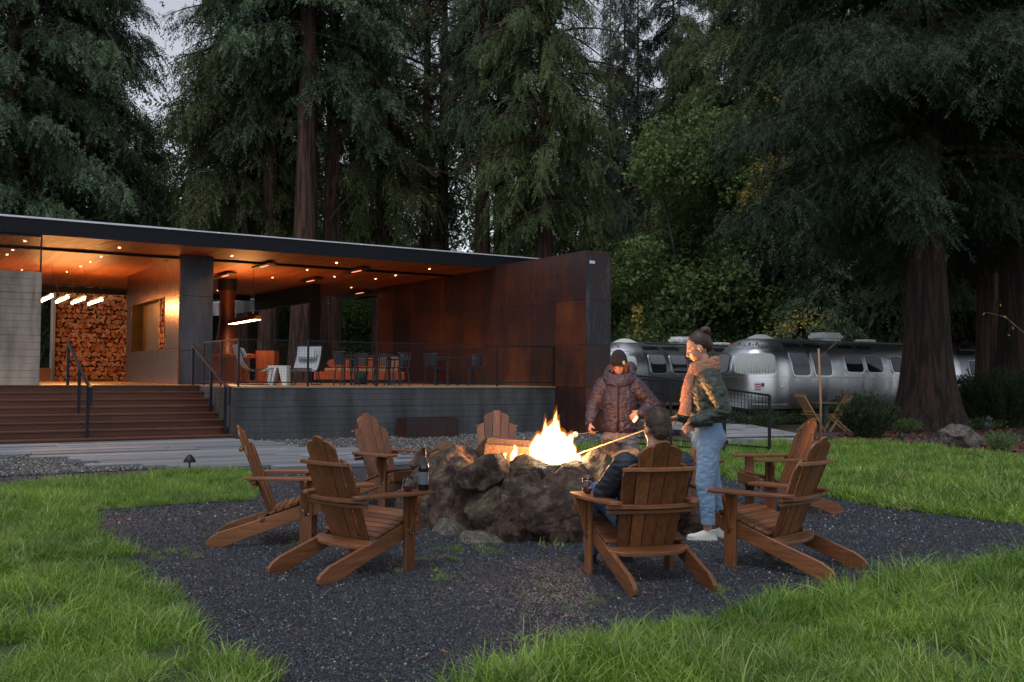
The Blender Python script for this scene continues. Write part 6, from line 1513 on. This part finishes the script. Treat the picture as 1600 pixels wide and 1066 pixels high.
jn2 = jeans('jeans', M['denim_firelit'], [(0,0,.66,.17,.13),(0,0,.74,.18,.14),(0,0,.82,.17,.13)], [([(.095,0,.70),(.115,.02,.42),(.12,0,.10)], [.108,.085,.070]), ([(-.095,0,.70),(-.12,.02,.42),(-.13,0,.10)], [.108,.085,.070])], pn, .009)
shoe(pn, (.12,.03), (.2,1)); shoe(pn, (-.13,.03), (-.2,1))
bpy.context.view_layer.update()
hp = pn.matrix_world @ (H1+Vector((-.02,.05,-.085))); tip = at(899, 679, hp.y-.25)
skewer(hp, tip, .14, 'short wooden skewer in the hand of the person in the beanie', 'marshmallow on the short skewer of the person in the beanie', .032)
MB().box(-.03,.03,-.006,.006,-.02,.02)
ph = MB().box(-.02,.02,-.004,.004,-.04,.04).build('phone', M['white_trim'], None, bevel=.003, loc=pn.matrix_world @ Vector((-.20,.21,.93)), rot=(0, R(35), -.2)); tag(ph, 'pale phone held at the waist by the person in the beanie', 'phone')
# ---- seated man
sm_ = person('short-haired man in dark padded jacket seated in an adirondack chair, seen from behind', made[4].location, made[4].rotation_euler.z)
b = MB(); hx3 = head_into(b, (.055, -.145, 1.045), R(8), R(6), 1.08)
ell(b, [(.04,-.15,.82,.075,.065),(.045,-.14,.90,.058,.060),(.05,-.145,1.0,.055,.060)]); ell(b, [(0,-.0,.38,.16,.11),(0,-.05,.50,.14,.10),(.02,-.11,.65,.16,.10),(.03,-.15,.80,.16,.08)])
A1, A2, A3 = Vector((-.175,-.15,.80)), Vector((-.265,.02,.60)), Vector((-.14,.24,.66)); B1_, B2_, B3_ = Vector((.235,-.15,.80)), Vector((.285,.02,.60)), Vector((.16,.24,.66))
for Q_ in ((A1,A2,A3), (B1_,B2_,B3_)): limb(b, Q_, [.05,.04,.03])
limb(b, [(-.09,.02,.42), (-.15,.42,.545), (-.15,.58,.09)], [.08,.055,.04]); limb(b, [(.09,.02,.42), (.15,.42,.545), (.15,.58,.09)], [.08,.055,.04])
hand_into(b, A3, (.6,.7,0), (0,0,1), .5, 1.05, -1); hand_into(b, B3_, (-.6,.7,0), (0,0,1), .5, 1.05, 1)
bd = link('body', remeshed('body', b, .0075, M['skin'], 3, .4), sm_); eyes(bd, hx3)
h = MB(); h.ball((0,-.020,.042), (.079,.102,.094), 24, 16); h.ball((0,-.056,-.006), (.066,.058,.066), 18, 12)
me = remeshed('hair', h, .005, M['hair_brown'], 8); wrinkle(me, .002, 80, 1); hr = link('hair', me, sm_); hr.matrix_local = hx3; strands(hr, 3600, .020, .0011, M['hair_brown'], 4, (.3, .2, -1))
j = MB(); ell(j, [(0,.0,.36,.18,.14),(0,-.03,.46,.19,.15),(.01,-.08,.58,.205,.155),(.025,-.12,.70,.215,.15),(.03,-.145,.80,.20,.115),(.04,-.148,.86,.12,.085),(.045,-.145,.895,.078,.074)])
limb(j, [A1, (A1+A2)/2, A2, (A2+A3)/2, A3], [.092,.086,.078,.064,.048]); limb(j, [B1_, (B1_+B2_)/2, B2_, (B2_+B3_)/2, B3_], [.092,.086,.078,.064,.048])
me = remeshed('padded_jacket', j, .009, M['navy'], 4); wrinkle(me, .005, 14, 2, (.6,.6,3.2)); jk = link('padded_jacket', me, sm_)
h = MB(); h.tube([(.045+.068*math.cos(a), -.145+.066*math.sin(a), .905-.02*math.sin(a)) for a in np.linspace(0, 2*math.pi, 20)], .018, 8); h.build('collar', M['navy'], jk, smooth=True)
jeans('jeans', M['denim_dark'], [(0,.02,.35,.17,.13),(0,.02,.42,.175,.14),(0,0,.48,.16,.12)], [([(-.09,.05,.42), (-.15,.42,.545), (-.15,.58,.12)], [.10,.085,.065]), ([(.09,.05,.42), (.15,.42,.545), (.15,.58,.12)], [.10,.085,.065])], sm_)
shoe(sm_, (-.15,.62), (-.1,1), m_='beanie'); shoe(sm_, (.15,.62), (.1,1), m_='beanie')
